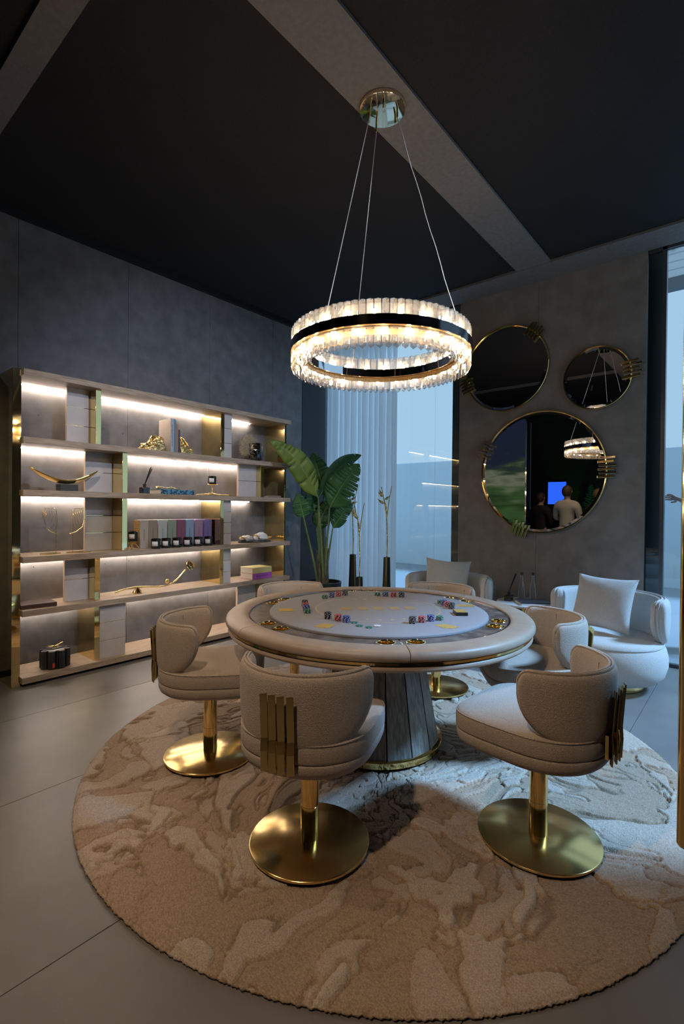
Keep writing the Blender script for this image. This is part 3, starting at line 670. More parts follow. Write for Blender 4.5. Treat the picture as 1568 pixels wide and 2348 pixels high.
# ------------------------------------------------------------------ chandelier
def chandelier():
    t = thing('chandelier', 'round crystal ring chandelier glowing above the poker table', 'chandelier', (CX0, CY0, 0))
    zt, zb0, zb1, zl = 2.445, 2.362, 2.312, 2.225
    bd = MB().lathe([(.537,zb1),(.537,zb0),(.533,zb0),(.533,zb1),(.537,zb1)], 120).build('outer_band', 'dark_chrome', t, 40)
    MB().lathe([(.452,zb1),(.452,zb0),(.448,zb0),(.448,zb1),(.452,zb1)], 120).build('inner_band', 'chrome', t, 40)
    MB().lathe([(.4525,(zb0+zb1)/2-.004),(.5325,(zb0+zb1)/2-.004),(.5325,(zb0+zb1)/2+.004),(.4525,(zb0+zb1)/2+.004),(.4525,(zb0+zb1)/2-.004)], 96).build('ring_plate', 'rose_gold', t, 40)
    MB().lathe([(.470,zb1-.030),(.468,zb1-.002),(.453,zb1-.002)], 96).build('gold_collar', 'amber', t, 40)
    MB().lathe([(.512,zb1-.010),(.514,zb1-.002),(.532,zb1-.002)], 96).build('gold_collar', 'amber', t, 40)
    # prism crystal: chamfered bar with a pyramid cut end
    def crystal(w_, d_, h_):
        a, b, k = w_/2, d_/2, w_*.16; q = MB()
        vs = [(-a,b*.15,k),(0,b,k*1.0),(a,b*.15,k),(a,-b,k),(-a,-b,k), (-a,b*.15,h_-k),(0,b,h_-k),(a,b*.15,h_-k),(a,-b,h_-k),(-a,-b,h_-k),(0,-b*.2,-k*1.6),(0,-b*.2,h_)]
        fs = [(0,1,6,5),(1,2,7,6),(2,3,8,7),(3,4,9,8),(4,0,5,9)]+[(i,(i+1) % 5,10) for i in range(5)]+[(5+i,5+(i+1) % 5,11) for i in range(5)]
        return q.add(vs, fs)
    for r, n, sgn in ((.534,84,1),(.450,66,-1)):
        wd = 2*PI*r/n*.85
        for z0, h_ in ((zb0-.006, zt-zb0+.006), (zl, zb1-zl+.006)):
            me = crystal(wd, .016, h_).mesh('crystal', 'crystal')
            for k in range(n):
                a = 2*PI*k/n; o = obj('crystal', me, t); rr = r+sgn*.0
                rr = r + (-.011 if sgn > 0 else .011)*1.0
                o.location = (rr*math.cos(a), rr*math.sin(a), z0); o.rotation_euler = (0,0,a-PI/2 if sgn > 0 else a+PI/2)
    bm_ = MB().lathe([(0,-.017),(.004,-.015),(.0065,-.008),(.0065,.006),(.005,.013),(0,.015)], 12).mesh('bulb', 'bulb', 60)
    sk = MB().lathe([(0,0),(.011,0),(.011,.012),(0,.012)], 12).mesh('socket', 'rose_gold', 40)
    for k in range(24):
        a = 2*PI*(k+.5)/24
        for z, s in ((2.292,1),(2.386,-1)):
            o = obj('bulb', bm_, t); o.location = (.492*math.cos(a+(0 if s > 0 else .17)), .492*math.sin(a+(0 if s > 0 else .17)), z)
            q = obj('socket', sk, t); q.location = (o.location.x, o.location.y, z+(.016 if s > 0 else -.030))
    # canopy and three cables
    MB().lathe([(0,ZC-.030),(.132,ZC-.030),(.136,ZC-.0285),(.137,ZC-.026),(.137,ZC-.0085),(0,ZC-.0085)], 64).build('canopy', 'rose_gold', t, 40)
    for (a, ca_, bend) in ((269,250,0),(149,150,0),(29,20,.02)):
        p1 = Vector((.492*math.cos(R(a)), .492*math.sin(R(a)), zb0)); p0 = Vector((.09*math.cos(R(ca_)), .09*math.sin(R(ca_)), ZC-.095))
        g = MB().lathe([(0,ZC-.095),(.005,ZC-.093),(.006,ZC-.09),(.006,ZC-.030)], 12).build('cable_grip', 'brass', t, 40); g.location = (p0.x, p0.y, 0)
        pts = [p0.lerp(p1, i/14) for i in range(15)]
        if bend: pts = [p+Vector((-.01,.01,0))*math.sin(PI*i/14)*4*bend*12*.2+Vector((.003*math.sin(i*1.7),0,0)) for i, p in enumerate(pts)]
        MB().tube(pts, .0026, 6).build('cable', 'cable', t, 60)
    for a in (60, 200, 310): 
        g = MB().lathe([(0,ZC-.082),(.006,ZC-.081),(.007,ZC-.07),(.007,ZC-.030)], 12).build('cable_grip', 'brass', t, 40); g.location = (.085*math.cos(R(a)), .085*math.sin(R(a)), 0)
chandelier()

# ------------------------------------------------------------------ mirrors
def mirror(x, z, r, clips, label):
    t = thing('round_mirror', label, 'mirror', (x, YB, z), 0, 'round wall mirrors')
    def rot(q): q.v = [(v[0], -v[2], v[1]) for v in q.v]; return q
    rot(MB().lathe([(0,.020),(r-.004,.020),(r-.004,.030),(r-.03,.0325),(0,.0325)], 96)).build('mirror_glass', 'mirror', t, 5)
    rot(MB().lathe([(r-.004,.0005),(r+.006,.0005),(r+.010,.012),(r+.010,.034),(r+.004,.040),(r-.005,.036),(r-.004,.0005)], 96)).build('frame', 'brass', t, 50)
    for ang, n in clips:
        for k in range(n):
            a = R(ang)+(k-(n-1)/2)*.050/r*.63; st_ = (.018 if k % 2 else -.012)+random.uniform(-.008,.008)
            ct = (r+.004+st_*.5); u = Vector((math.cos(R(ang)),0,math.sin(R(ang)))); tn = Vector((-u.z,0,u.x))
            c_ = u*(ct) + tn*((k-(n-1)/2)*.036); c_.y = -.046
            MB().obox(c_, (u,(0,1,0),tn), (.066+abs(st_)*.5,.012,.011)).build('clip_bar', 'rose_gold' if k % 2 else 'brass', t, None, .002)
mirror(-1.728, 1.80, .628, ((155,5),(2,6),(252,5)), 'largest round mirror, lowest of the three on back wall')
mirror(-2.105, 2.94, .452, ((47,5),(196,5)), 'medium round mirror at upper left beside the chandelier')
mirror(-1.20, 2.695, .298, ((6,5),), 'smallest round mirror at upper right on back wall')

# ------------------------------------------------------------------ plant
RT = Vector((.766,.643,0)); TC = Vector((.643,-.766,0))      # plant spreads mostly along RT
def leaf(parent, base, tip, wid, mat, sag=.10, roll=0., seed=0, fold=.25, splits=.35, face=None):
    rnd = random.Random(seed); base, tip = Vector(base), Vector(tip); L = (tip-base).length; ax = (tip-base).normalized()
    nrm0 = (face or TC).normalized(); side = ax.cross(nrm0).normalized(); nrm = side.cross(ax)
    if roll: q_ = Matrix.Rotation(roll, 3, ax); side = q_ @ side; nrm = q_ @ nrm
    upv = Vector((0,0,1)); n = 16
    def mid(s): return base.lerp(tip, s)+upv*sag*L*math.sin(PI*s)*.9+nrm*.04*L*math.sin(PI*s)
    def wd(s): return wid/2*(math.sin(PI*min(1, s**.62*.97+.015))**.75)*(1 if s < .97 else .5)
    q = MB()
    for sg in (-1, 1):
        offs = [1]*n
        for i in range(n):
            s0, s1 = i/n, (i+1)/n; e0, e1 = s0, s1
            if rnd.random() < splits and 1 < i < n-1: e0 += .018*rnd.uniform(.6,1.4); w0 = rnd.uniform(.80,.97)
            else: w0 = 1
            if rnd.random() < splits and 1 < i < n-1: e1 -= .014*rnd.uniform(.6,1.4)
            dr = nrm*wid*.02*rnd.uniform(-1,1)*(1 if w0 < 1 else 0)
            vs = []
            for s, e in ((s0,e0),(s1,e1)):
                for k in range(5):
                    f = k/4; sx = s+(e-s)*f**2; w_ = wd(sx)*f*(w0 if f == 1 else 1)
                    p = mid(min(1, sx+.05*f*(1-s)))+side*sg*w_+nrm*(fold*w_*.8-.55*fold*w_*f*f*1.6)+dr*f*f+nrm*.002*math.sin(40*sx)*f
                    vs.append(p)
            q.add(vs, [(k, k+1, k+6, k+5) if sg > 0 else (k+5, k+6, k+1, k) for k in range(4)])
    o = q.build('leaf', mat, parent, 80)
    sm = o.modifiers.new('solid', 'SOLIDIFY'); sm.thickness = .0012
    MB().tube([mid(i/14)-nrm*.002 for i in range(15)], [.007*(1-.85*i/14) for i in range(15)], 6).build('midrib', 'leafrib', o, 60)
    return mid
def stalk(parent, p0, p1, r0=.016, r1=.008, bow=.05):
    p0, p1 = Vector(p0), Vector(p1); m1 = p0.lerp(p1, .35)+Vector((p0.x-p1.x, p0.y-p1.y, 0))*.12; m2 = p0.lerp(p1, .7)
    pts = bez(p0, m1, m2, p1, 12); MB().tube(pts, [r0+(r1-r0)*i/12 for i in range(13)], 8).build('stalk', 'stalk', parent, 60)
def plant(name, label, loc, specs, potr=.235, poth=.50):
    t = thing(name, label, 'plant', loc)
    MB().lathe([(0,0),(potr*.72,0),(potr*.80,.01),(potr,poth-.02),(potr,poth),(potr-.02,poth),(potr-.03,poth-.05),(0,poth-.05)], 48).build('pot', 'pot_black', t, 40)
    MB().lathe([(potr-.032,poth-.045),(.05,poth-.03),(0,poth-.03)], 32).build('soil', 'husk', t, 60)
    for k in range(9):
        a = k*2.4; r = .06; MB().tube([(r*math.cos(a), r*math.sin(a), poth-.05),(r*.9*math.cos(a), r*.9*math.sin(a), poth+.12),(r*1.2*math.cos(a), r*1.2*math.sin(a), poth+.25+.02*k)], [.024,.020,.004], 7).build('husk', 'husk', t, 60)
    for i, (b, e, wd_, mat, sag, roll, dpt, dpe, sp) in enumerate(specs):
        B = RT*b[0]+TC*dpt+Vector((0,0,b[1])); E = RT*e[0]+TC*dpe+Vector((0,0,e[1]))
        leaf(t, B, E, wd_, mat, sag, roll, 11+i*3, .25, sp)
        stalk(t, (B.x*.12+.03*math.cos(i*2), B.y*.12+.03*math.sin(i*2), poth-.04), B)
    return t
LV = [((-.05,1.52),(-.56,2.14),.29,'leaf_yellow',.13,.35,.22,.62,.12), ((.0,1.62),(-.14,2.10),.30,'leaf_dark',.02,-.2,-.10,-.16,.05),
      ((-.06,1.52),(.46,2.06),.235,'leaf_dark',.20,.6,.06,.02,.06), ((.08,1.40),(.43,1.93),.40,'leaf_mid',.06,-.25,.10,.22,.25),
      ((.12,1.15),(.36,1.47),.19,'leaf_mid',.10,.3,.08,.16,.35), ((-.22,1.28),(-.29,1.58),.22,'leaf_mid',.02,-.1,.20,.26,.15),
      ((-.08,1.14),(.10,1.55),.24,'leaf_dark',.03,.1,-.05,-.12,.2), ((-.10,1.32),(-.22,1.80),.20,'leaf_mid',.03,.4,-.12,-.20,.2),
      ((.08,1.25),(.30,1.62),.22,'leaf_dark',.05,.2,-.10,-.22,.2)]
plant('banana_plant', 'tall broad-leaved banana plant in black pot beside the shelving', (-4.08, 4.50, .001), LV)

# ------------------------------------------------------------------ floor vases with gold flower stems
def vase(x, y, h_, label, fl, sa):
    t = thing('floor_vase', label, 'vase', (x, y, .001), 0, 'black floor vases')
    pr = [(.0,.0),(.078,.0),(.080,.006),(.068,.12),(.055,.32),(.046,.55),(.0405,.80),(.0405,.82)]
    k = h_/.82 if h_ < .6 else 1
    pr = [(r, z*h_/.82) for r, z in pr]
    MB().lathe(pr+[(.036,h_),(.034,h_-.06),(0,h_-.06)], 40).build('body', 'pot_black', t, 40)
    a = sa; q = MB()
    n = len(pr); vs = []
    for r, z in pr[2:]:
        for da, dr in ((-.009/r,-.001),(.009/r,-.001),(.009/r,.0022),(-.009/r,.0022)): vs.append(((r+dr)*math.cos(a+da), (r+dr)*math.sin(a+da), z))
    m_ = len(pr)-2; fs = [(3,2,1,0), tuple(range(4*(m_-1), 4*m_))]
    for i in range(m_-1):
        for j in range(4): j2 = (j+1) % 4; fs.append((4*i+j, 4*i+j2, 4*i+4+j2, 4*i+4+j))
    q.add(vs, fs); q.build('gold_stripe', 'brass', t)
    s = thing('gold_heliconia', fl[0], 'artificial flower', (x, y, .001+h_-.055), 0, 'gold heliconia stems')
    rr = RT; up = Vector((0,0,1)); top = fl[1]-h_+.055
    def p(dx, z, dd=0): return rr*dx+TC*dd+up*(z-h_+.055)
    zb = fl[1]; 
    MB().tube([p(0,h_-.055),p(.004,h_+.2),p(-.004,zb-.42),p(-.01,zb-.35)], .0075, 8).build('stem', 'brass_rough', s, 60)
    MB().tube([p(-.01,zb-.37),p(-.03,zb-.22),p(-.06,zb-.06),p(-.075,zb)], [.007,.006,.006,.005], 7).build('twig', 'brass_rough', s, 60)
    MB().tube([p(-.006,zb-.37),p(.015,zb-.2),p(.03,zb-.1),p(.05,zb+.01)], [.007,.006,.005,.005], 7).build('twig', 'brass_rough', s, 60)
    MB().tube([p(-.008,zb-.37),p(-.012,zb-.25),p(-.045,zb-.13)], [.008,.007,.006], 7).build('twig', 'brass_rough', s, 60)
    for (b0, z0, b1, z1) in fl[2]:
        A, B = p(b0, zb+z0, .01), p(b1, zb+z1, .03); mid_ = A.lerp(B, .45)+up*-.012
        MB().tube(bez(A, mid_, A.lerp(B,.7)+up*-.010, B, 8), [.004,.012,.016,.017,.014,.010,.007,.004,.001], 8).build('bract', 'brass_rough', s, 60)
vase(-3.90, 4.87, .82, 'black tapered floor vase with gold stripe nearest the plant', ('gold heliconia stem in the vase nearest the plant', 1.665, [(-.03,-.21,-.13,-.17),(-.03,-.15,.035,-.105),(-.02,-.19,.05,-.175)]), -.35)
vase(-3.72, 4.78, .56, 'short black floor vase with gold stripe, middle of three', ('shorter gold heliconia stem in the middle vase', 1.46, [(-.03,-.19,-.085,-.09),(-.04,-.18,-.07,-.07),(-.02,-.17,-.095,-.12)]), -.85)
vase(-3.385, 4.88, .82, 'black tapered floor vase with gold stripe beside the armchair', ('gold heliconia stem in the vase beside the armchair', 1.665, [(-.04,-.20,-.125,-.14),(-.045,-.12,-.115,-.06),(-.045,-.115,-.105,-.03),(-.03,-.15,.03,-.10)]), -1.1)

# ------------------------------------------------------------------ shelf contents
def zt(i): return ZB[i]+.0006
# gold bookends and books on the second board
def rock(label, y, sy, sz, sx, seed, sgn):
    q = MB(); n = 40
    def fn(u, v):
        th = u*2*PI; ph = v*PI/2; d = Vector((math.cos(th)*math.cos(ph), math.sin(th)*math.cos(ph), math.sin(ph)))
        c_ = mn.cell(d*2.2+Vector((seed,0,0))); k = 1+.26*mn.noise(d*2.4+Vector((seed,1,2)))-.22*abs(mn.noise(d*5+Vector((seed,0,0))))+.05*mn.noise(d*14)
        yy = d.y*sy*k; zz = d.z*sz*k*(1-.35*sgn*(-d.y))
        yy = yy if sgn*yy < .0 else min(abs(yy), .22*sy)*(1 if yy > 0 else -1)
        return (d.x*sx*k, yy, max(0, zz))
    q.grid(fn, n, 16, True); return tag(q.build('bookend', 'brass_rough', None, 60), label, 'bookend', 'gold bookends')
o = rock('wide gold nugget bookend on the left of the upright books', 0, .19, .15, .085, 3, 1); o.location = (-4.455, 2.505, zt(1))
o = rock('gold nugget bookend on the right of the upright books', 0, .15, .165, .08, 8, -1); o.location = (-4.455, 2.750, zt(1))
P('bk_cream', (.62,.54,.46), .5); P('bk_teal', (.13,.26,.33), .5); P('bk_orange', (.45,.19,.10), .5); P('bk_navy', (.05,.07,.10), .5); P('bk_spine', (.42,.46,.55), .5); P('ink', (.06,.06,.08), .6)
def upright(label, y, th, h_, d_, cover, txt=None, spinemat=None):
    # spine faces the room (+X), book stands on its short edge
    t = thing('upright_book', label, 'book', (-4.375-d_/2, y, zt(1)), 0, 'upright books')
    cv = MB(); c_ = .0028
    cv.box(-d_/2, d_/2, 0, c_, 0, h_); cv.box(-d_/2, d_/2, th-c_, th, 0, h_); cv.build('cover', cover, t, None, .0006)
    MB().box(d_/2-c_, d_/2+.0005, 0, th, 0, h_).build('spine', spinemat or cover, t, None, .0006)
    MB().box(-d_/2+.005, d_/2-c_, c_, th-c_, .003, h_-.004).build('pages', 'paper', t)
    if txt: text_mesh('spine_text', txt, th*.62, 'ink', t, basis((d_/2+.0007, th/2, h_*.5), (0,0,-1), (0,1,0)))
upright('tallest cream book with pale blue spine beside the left bookend', 2.606, .034, .335, .22, 'bk_cream', 'Two Road Summit & Art', 'bk_spine')
upright('thin teal book upright next to the cream one', 2.641, .024, .330, .21, 'bk_teal')
upright('orange-brown book upright between teal and navy books', 2.666, .022, .285, .20, 'bk_orange')
upright('short navy book upright next to the right bookend', 2.689, .020, .235, .18, 'bk_navy', None)
# dark lustre vase with dried grass
vv = thing('ribbed_canister', 'dark lustrous ribbed canister vase at right on second board', 'vase', (-4.43, 3.72, zt(1)))
q = MB(); nn = 48
def canf(prof):
    vs = []; 
    for i in range(nn):
        a = 2*PI*i/nn; k = 1+.025*math.cos(a*12)
        vs += [(r*k*math.cos(a), r*k*math.sin(a), z) for r, z in prof]
    m_ = len(prof); return vs, [(i*m_+j, ((i+1) % nn)*m_+j, ((i+1) % nn)*m_+j+1, i*m_+j+1) for i in range(nn) for j in range(m_-1)]
q.add(*canf([(.0,.018),(.072,.018),(.075,.022),(.075,.208),(.071,.212),(.066,.208),(.064,.03),(0,.03)])); q.build('body', 'glass_black', vv, 50)
MB().lathe([(0,0),(.06,0),(.062,.004),(.062,.0175),(0,.0178)], 32).build('foot', 'pot_black', vv, 40)
q = MB(); rnd = random.Random(5)
for k in range(900):
    th, ph = rnd.uniform(0, 2*PI), rnd.uniform(-.9, 1.4); c0 = Vector((0,-.05,.16)); d = Vector((math.cos(th)*math.cos(ph)*.55, math.sin(th)*math.cos(ph)-.35, math.sin(ph)))
    rr_ = rnd.uniform(.72,1.08); p1 = c0+Vector((d.x*.12, d.y*.125, d.z*.125))*rr_; p2 = p1+Vector((rnd.uniform(-.03,.03), rnd.uniform(-.035,.025), rnd.uniform(-.04,.035)))
    p1.z = max(p1.z, .03); p2.z = max(p2.z, .012)
    if max(abs(p1.x), abs(p1.y)) < .076 and p1.z < .2: continue
    q.tube([p1, p1.lerp(p2,.5)+Vector((rnd.uniform(-.01,.01),rnd.uniform(-.01,.01),rnd.uniform(-.01,.01))), p2], .0011, 3, 0, False)
g = q.build('dried_grass', 'grass_fuzz', None, 80); g.location = (-4.43, 3.72, zt(1)); tag(g, 'fuzzy dried beige grass spilling around the dark canister', 'dried grass', None, 'stuff')
# boat bowl on block
bb = thing('boat_bowl', 'long curved gold boat bowl resting on a dark block', 'bowl', (-4.44, 1.675, zt(2)+.062))
def boat(s, tn):
    L = .27; y = (s*2-1)*L; k = 1-(s*2-1)**2; ww = .075*max(0, k)**.75; a = (tn*2-1); zc = .085*((s*2-1)**2)*1.15
    return (a*ww, y, zc-.030*(1-a*a)*max(0, k)**.5+.0)
q = MB(); q.grid(boat, 44, 14); ob = q.build('hull', 'brass_brushed', bb, 80); sm = ob.modifiers.new('solid', 'SOLIDIFY'); sm.thickness = .004
ob.location = (0,0,.030)
tag(MB().box(-.05,.05,-.07,.07,0,.0575).build('display_block', 'slate', None, None, .002), 'dark grey block carrying the gold boat bowl', 'block').location = (-4.44, 1.69, zt(2))
diffuser('black reed diffuser on the shelf left of the flat book', (-4.42, 2.365, zt(2)), 1.0, 7, (-.01,.07,.25))
_m, _nt, _b = nmat('bk_blue'); ncol(_nt, _b, (.02,.06,.12), (.10,.30,.45), 40, 2, (1,1,1), .48, .52)
book('flat_book', 'blue patterned book lying flat beside the reed diffuser', (-4.42, 2.645, zt(2)), 90, .36, .24, .045, 'bk_blue')
gb = thing('gold_branch', 'small gold twig ornament lying on the blue flat book', 'ornament', (-4.40, 2.60, zt(2)+.0455))
MB().tube([(0,-.11,.012),(.01,-.07,.020),(-.01,-.02,.010),(.012,.03,.022),(0,.08,.008),(.01,.12,.008)], [.009,.007,.008,.006,.007,.004], 8).build('twig', 'brass_rough', gb, 60)
MB().lathe([(0,0),(.018,.004),(.024,.014),(.016,.028),(.006,.032),(0,.030)], 14).build('bud', 'brass_rough', gb, 60).location = (.004,-.115,.0)
def candle(x, y, z, label, group, s=1.0, face=-.75):
    t = thing('candle', label, 'candle', (x,y,z), face, group)
    MB().lathe([(0,0),(.040*s,0),(.042*s,.003),(.042*s,.086*s),(.040*s,.088*s),(.038*s,.086*s),(.038*s,.068*s),(0,.067*s)], 36).build('jar', 'glass_black', t, 40)
    n = 8; vs = []
    for i in range(n+1):
        a = -.62+1.24*i/n
        for z_ in (.022*s, .064*s): vs.append((.0424*s*math.cos(a), .0424*s*math.sin(a), z_))
    q = MB(); q.add(vs, [(2*i, 2*i+2, 2*i+3, 2*i+1) for i in range(n)]); lb = q.build('paper_label', 'white_print', t, 60)
    sm = lb.modifiers.new('solid', 'SOLIDIFY'); sm.thickness = .0004
    return t
cs = thing('branch_stand', 'gold branch candle stand with dish on third board', 'candle stand', (-4.42, 3.12, zt(2)))
MB().tube([(0,-.20,.006),(.015,-.10,.012),(0,0,.022),(-.01,.09,.010),(.012,.21,.012)], [.005,.009,.012,.009,.006], 8).build('branch', 'brass_rough', cs, 60)
MB().tube([(.03,-.08,.005),(0,0,.022),(-.04,.10,.006)], [.005,.010,.005], 8).build('branch', 'brass_rough', cs, 60)
MB().tube([(0,0,.016),(.004,.004,.06),(0,0,.115)], [.010,.007,.009], 8).build('upright', 'brass_rough', cs, 60)
MB().lathe([(0,.112),(.05,.114),(.058,.120),(.056,.122),(.048,.117),(0,.116)], 32).build('dish', 'brass', cs, 40)
candle(-4.42, 3.12, zt(2)+.1185, 'black label candle raised on the gold branch stand', 'black candles', 1.02)
P('bk_photo', (.28,.20,.17), .4)
book('flat_book', 'photo-covered book lying flat at right end of third board', (-4.43, 3.93, zt(2)), 90, .20, .20, .024, 'bk_photo')
# jewellery stands
def jewel(y, flip, label, pl):
    t = thing('jewellery_stand', label, 'jewellery stand', (-4.42, y, zt(3)), 0, 'jewellery stands')
    q = MB(); sgn = -1 if flip else 1
    n = 40; ol = [(.045*math.cos(2*PI*i/n)*(1+.12*math.sin(3*2*PI*i/n)), pl*math.sin(2*PI*i/n)*(1+.08*math.cos(5*2*PI*i/n))) for i in range(n)]
    MB().prism(ol, 0, .007).build('plate', 'brass', t, None, .002)
    h_ = .375
    MB().tube([(0,.045*sgn,.006),(0,.045*sgn,h_-.02),(0,.040*sgn,h_-.006),(0,.028*sgn,h_),(0,-.045*sgn,h_)], .0022, 6).build('wire', 'brass', t, 60)
    for k in range(5):
        w_ = .018+.006*k; d_ = .07+.03*k
        MB().tube([(.003*k, -.042*sgn+w_*1.1*math.sin(PI*2*i/24)+.012*k*sgn, h_-.004-d_*.5*(1-math.cos(2*PI*i/24))) for i in range(25)], .0008, 4).build('chain', 'brass', t, 60)
    MB().tube([(0,-.045*sgn,h_-.1),(.004,-.03*sgn,h_-.16),(0,.02*sgn,h_-.20),(0,.07*sgn,h_-.215)], [.002,.003,.004,.003], 6).build('pendant', 'brass', t, 60)
jewel(1.555, False, 'gold wire jewellery stand with necklaces, left of the pair', .076)
jewel(1.775, True, 'gold wire jewellery stand with necklaces, right of the pair', .098)
# tripod candle, gift boxes, candle row
tp = thing('branch_tripod', 'gold twig tripod holder beside the coloured boxes', 'candle holder', (-4.37, 2.23, zt(3)))
for a in (80, 200, 320): MB().tube([(.004*math.cos(R(a)),.004*math.sin(R(a)),.070),(.03*math.cos(R(a)),.03*math.sin(R(a)),.045),(.062*math.cos(R(a)),.062*math.sin(R(a)),.005)], [.008,.006,.005], 7).build('leg', 'brass_rough', tp, 60)
MB().lathe([(0,.066),(.035,.070),(.040,.076),(.036,.0775),(0,.074)], 24).build('dish', 'brass', tp, 40)
MB().tube([(0,-.02,.05),(.0,-.04,.062),(0,-.05,.068)], [.006,.005,.004], 6).build('twig', 'brass_rough', tp, 60)
candle(-4.37, 2.23, zt(3)+.0790, 'black label candle standing on the gold twig tripod', 'black candles')
bxc = [('pale grey',(.58,.55,.53)),('taupe',(.42,.34,.285)),('silver blue',(.60,.68,.72)),('sage green',(.36,.44,.37)),('plum',(.32,.12,.24)),('light blue',(.36,.52,.80)),('mauve',(.47,.32,.53)),('violet',(.25,.21,.55))]
_m, _nt, _b = nmat('woven_gold'); _b.inputs['Roughness'].default_value = .5
_tc = _nt.nodes.new('ShaderNodeTexCoord'); _mp = _nt.nodes.new('ShaderNodeMapping'); _mp.inputs['Rotation'].default_value = (R(90),0,0); _bk = _nt.nodes.new('ShaderNodeTexBrick'); _bk.inputs['Scale'].default_value = 26
_bk.inputs[1].default_value = (.62,.38,.12,1); _bk.inputs[2].default_value = (.50,.29,.09,1); _bk.inputs[3].default_value = (.22,.12,.04,1); _nt.links.new(_tc.outputs['Object'], _mp.inputs[0]); _nt.links.new(_mp.outputs[0], _bk.inputs[0]); _nt.links.new(_bk.outputs[0], _b.inputs['Base Color'])
_m, _nt, _b = nmat('leopard'); _b.inputs['Roughness'].default_value = .5; ncol(_nt, _b, (.06,.03,.02), (.50,.26,.10), 42, 1, (1,1,1), .40, .44)
for i, (nm, cl) in enumerate(bxc):
    P('gift_'+nm, cl, .5); y0 = [2.337,2.427,2.528,2.631,2.731,2.830,2.938,3.047][i]; y0 = y0; wd_ = .088 if i < 2 else .092
    t = thing('gift_box', f'{nm} tall gift box in the row behind the black candles', 'gift box', (-4.505, y0+wd_/2, zt(3)), 0, 'coloured gift boxes')
    MB().box(-.055,.055,-wd_/2,wd_/2,0,.268).build('carton', 'gift_'+nm, t, None, .0012)
    for sd_, mt in ((-1, 'woven_gold' if i == 0 else None), (1, 'leopard' if i == 7 else None)):
        if mt: MB().box(-.0545,.0545, sd_*(wd_/2+.0004)-.0004, sd_*(wd_/2+.0004)+.0004, .0005,.2675).build('side_paper', mt, t)
    for k in range(9): MB().box(.0551,.0556,-.002,.002,.075+k*.0125,.075+k*.0125+.0095).build('print_mark', 'ink', t)
cn = ['leftmost','second','third','fourth','fifth','rightmost']
for i, y in enumerate((2.442,2.548,2.662,2.782,2.903,3.024)): candle(-4.345, y, zt(3), f'{cn[i]} black label candle in the row of six', 'black candles', 1.06)
# quartz tray
ty = thing('slate_tray', 'dark slate tray under the white mineral pieces', 'tray', (-4.41, 3.70, zt(3)), 0)
n = 36; MB().prism([(.10*math.cos(2*PI*i/n)*(1+.05*math.sin(4*PI*2*i/n)), .225*math.sin(2*PI*i/n)*(1+.03*math.cos(6*PI*2*i/n))) for i in range(n)], 0, .016).build('slab', 'slate', ty, None, .004)
def mineral(label, y, sy, sz, sx, seed, rot, edge):
    t = thing('mineral_piece', label, 'mineral', (-4.41, y, zt(3)+.0165), rot, 'white minerals'); q = MB()
    def fn(u, v):
        th = u*2*PI; ph = (v*2-1)*PI/2; d = Vector((math.cos(th)*math.cos(ph), math.sin(th)*math.cos(ph), math.sin(ph))); k = 1+.30*mn.noise(d*2.2+Vector((seed,0,0)))+.05*mn.noise(d*9)
        return (d.x*sx*k, d.y*sy*k, max(0, sz*.8+d.z*sz*k))
    q.grid(fn, 28, 14, True); q.build('stone', 'quartz', t, 50)
    MB().tube([(sx*.95*math.cos(a), edge*sy*(.75+.2*math.sin(a)), sz*.8+sz*.6*math.sin(a)) for a in [i*.35 for i in range(-2, 9)]], .006, 6).build('gilded_edge', 'brass_rough', t, 60)
mineral('white mineral lump with gilded mouth on left of tray', 3.575, .085, .036, .055, 1, .05, -1)
mineral('white pointed mineral on right of the tray', 3.79, .095, .050, .055, 5, -.05, -1)
gl = MB().tube([(0,-.07,.0),(0,-.03,.018),(0,.03,.030),(0,.07,.034)], [.006,.018,.017,.006], 10).build('gilded_shard', 'brass_rough', None, 60); gl.location = (-4.50, 3.965, zt(3)+.010); tag(gl, 'gold mineral shard at the right end of the tray', 'mineral')
# fourth shelf: flat book, lotus branch, two books
P('bk_maroon', (.07,.035,.035), .45)
book('flat_book', 'dark maroon album lying flat at the left end of the fifth board', (-4.43, 1.46, zt(4)), 84, .25, .19, .032, 'bk_maroon')
lb_ = thing('lotus_branch', 'gold curved lotus stem sculpture lying along the fifth board', 'sculpture', (-4.42, 2.5, zt(4)))
MB().tube(bez((0,-.41,.030),(0,-.22,.078),(.0,-.15,.050),(0,.02,.036),12)[:-1]+bez((0,.02,.036),(0,.20,.022),(0,.22,.11),(0,.31,.172),12), .008, 8).build('stem', 'brass', lb_, 60)
MB().lathe([(0,0),(.042,0),(.045,.006),(.036,.022),(.018,.040),(.010,.055),(0,.057)], 20).build('foot', 'brass', lb_, 40).location = (0,-.198,0)
hd = MB().lathe([(0,-.018),(.02,-.016),(.038,.004),(.050,.022),(.050,.028),(.046,.030),(0,.030)], 28).build('seed_head', 'brass', lb_, 40); hd.matrix_basis = basis((.012,.335,.205), (0,.8,-.5), (-.35,.3,.5))
for k in range(9):
    a = k*.785; rr = .030 if k < 8 else 0
    s_ = MB().lathe([(0,.031),(.0065,.031),(.0065,.0335),(.004,.036),(0,.0365)], 10).build('seed', 'pot_black', hd, 40); s_.location = (rr*math.cos(a), rr*math.sin(a), 0)
MB().lathe([(0,-.022),(.012,-.019),(.021,-.008),(.021,.008),(.012,.019),(0,.022)], 16).build('bud', 'brass', lb_, 60).location = (-.02,.118,.075)
P('bk_pink', (.42,.10,.45), .45); P('bk_yellow', (.60,.52,.22), .45)
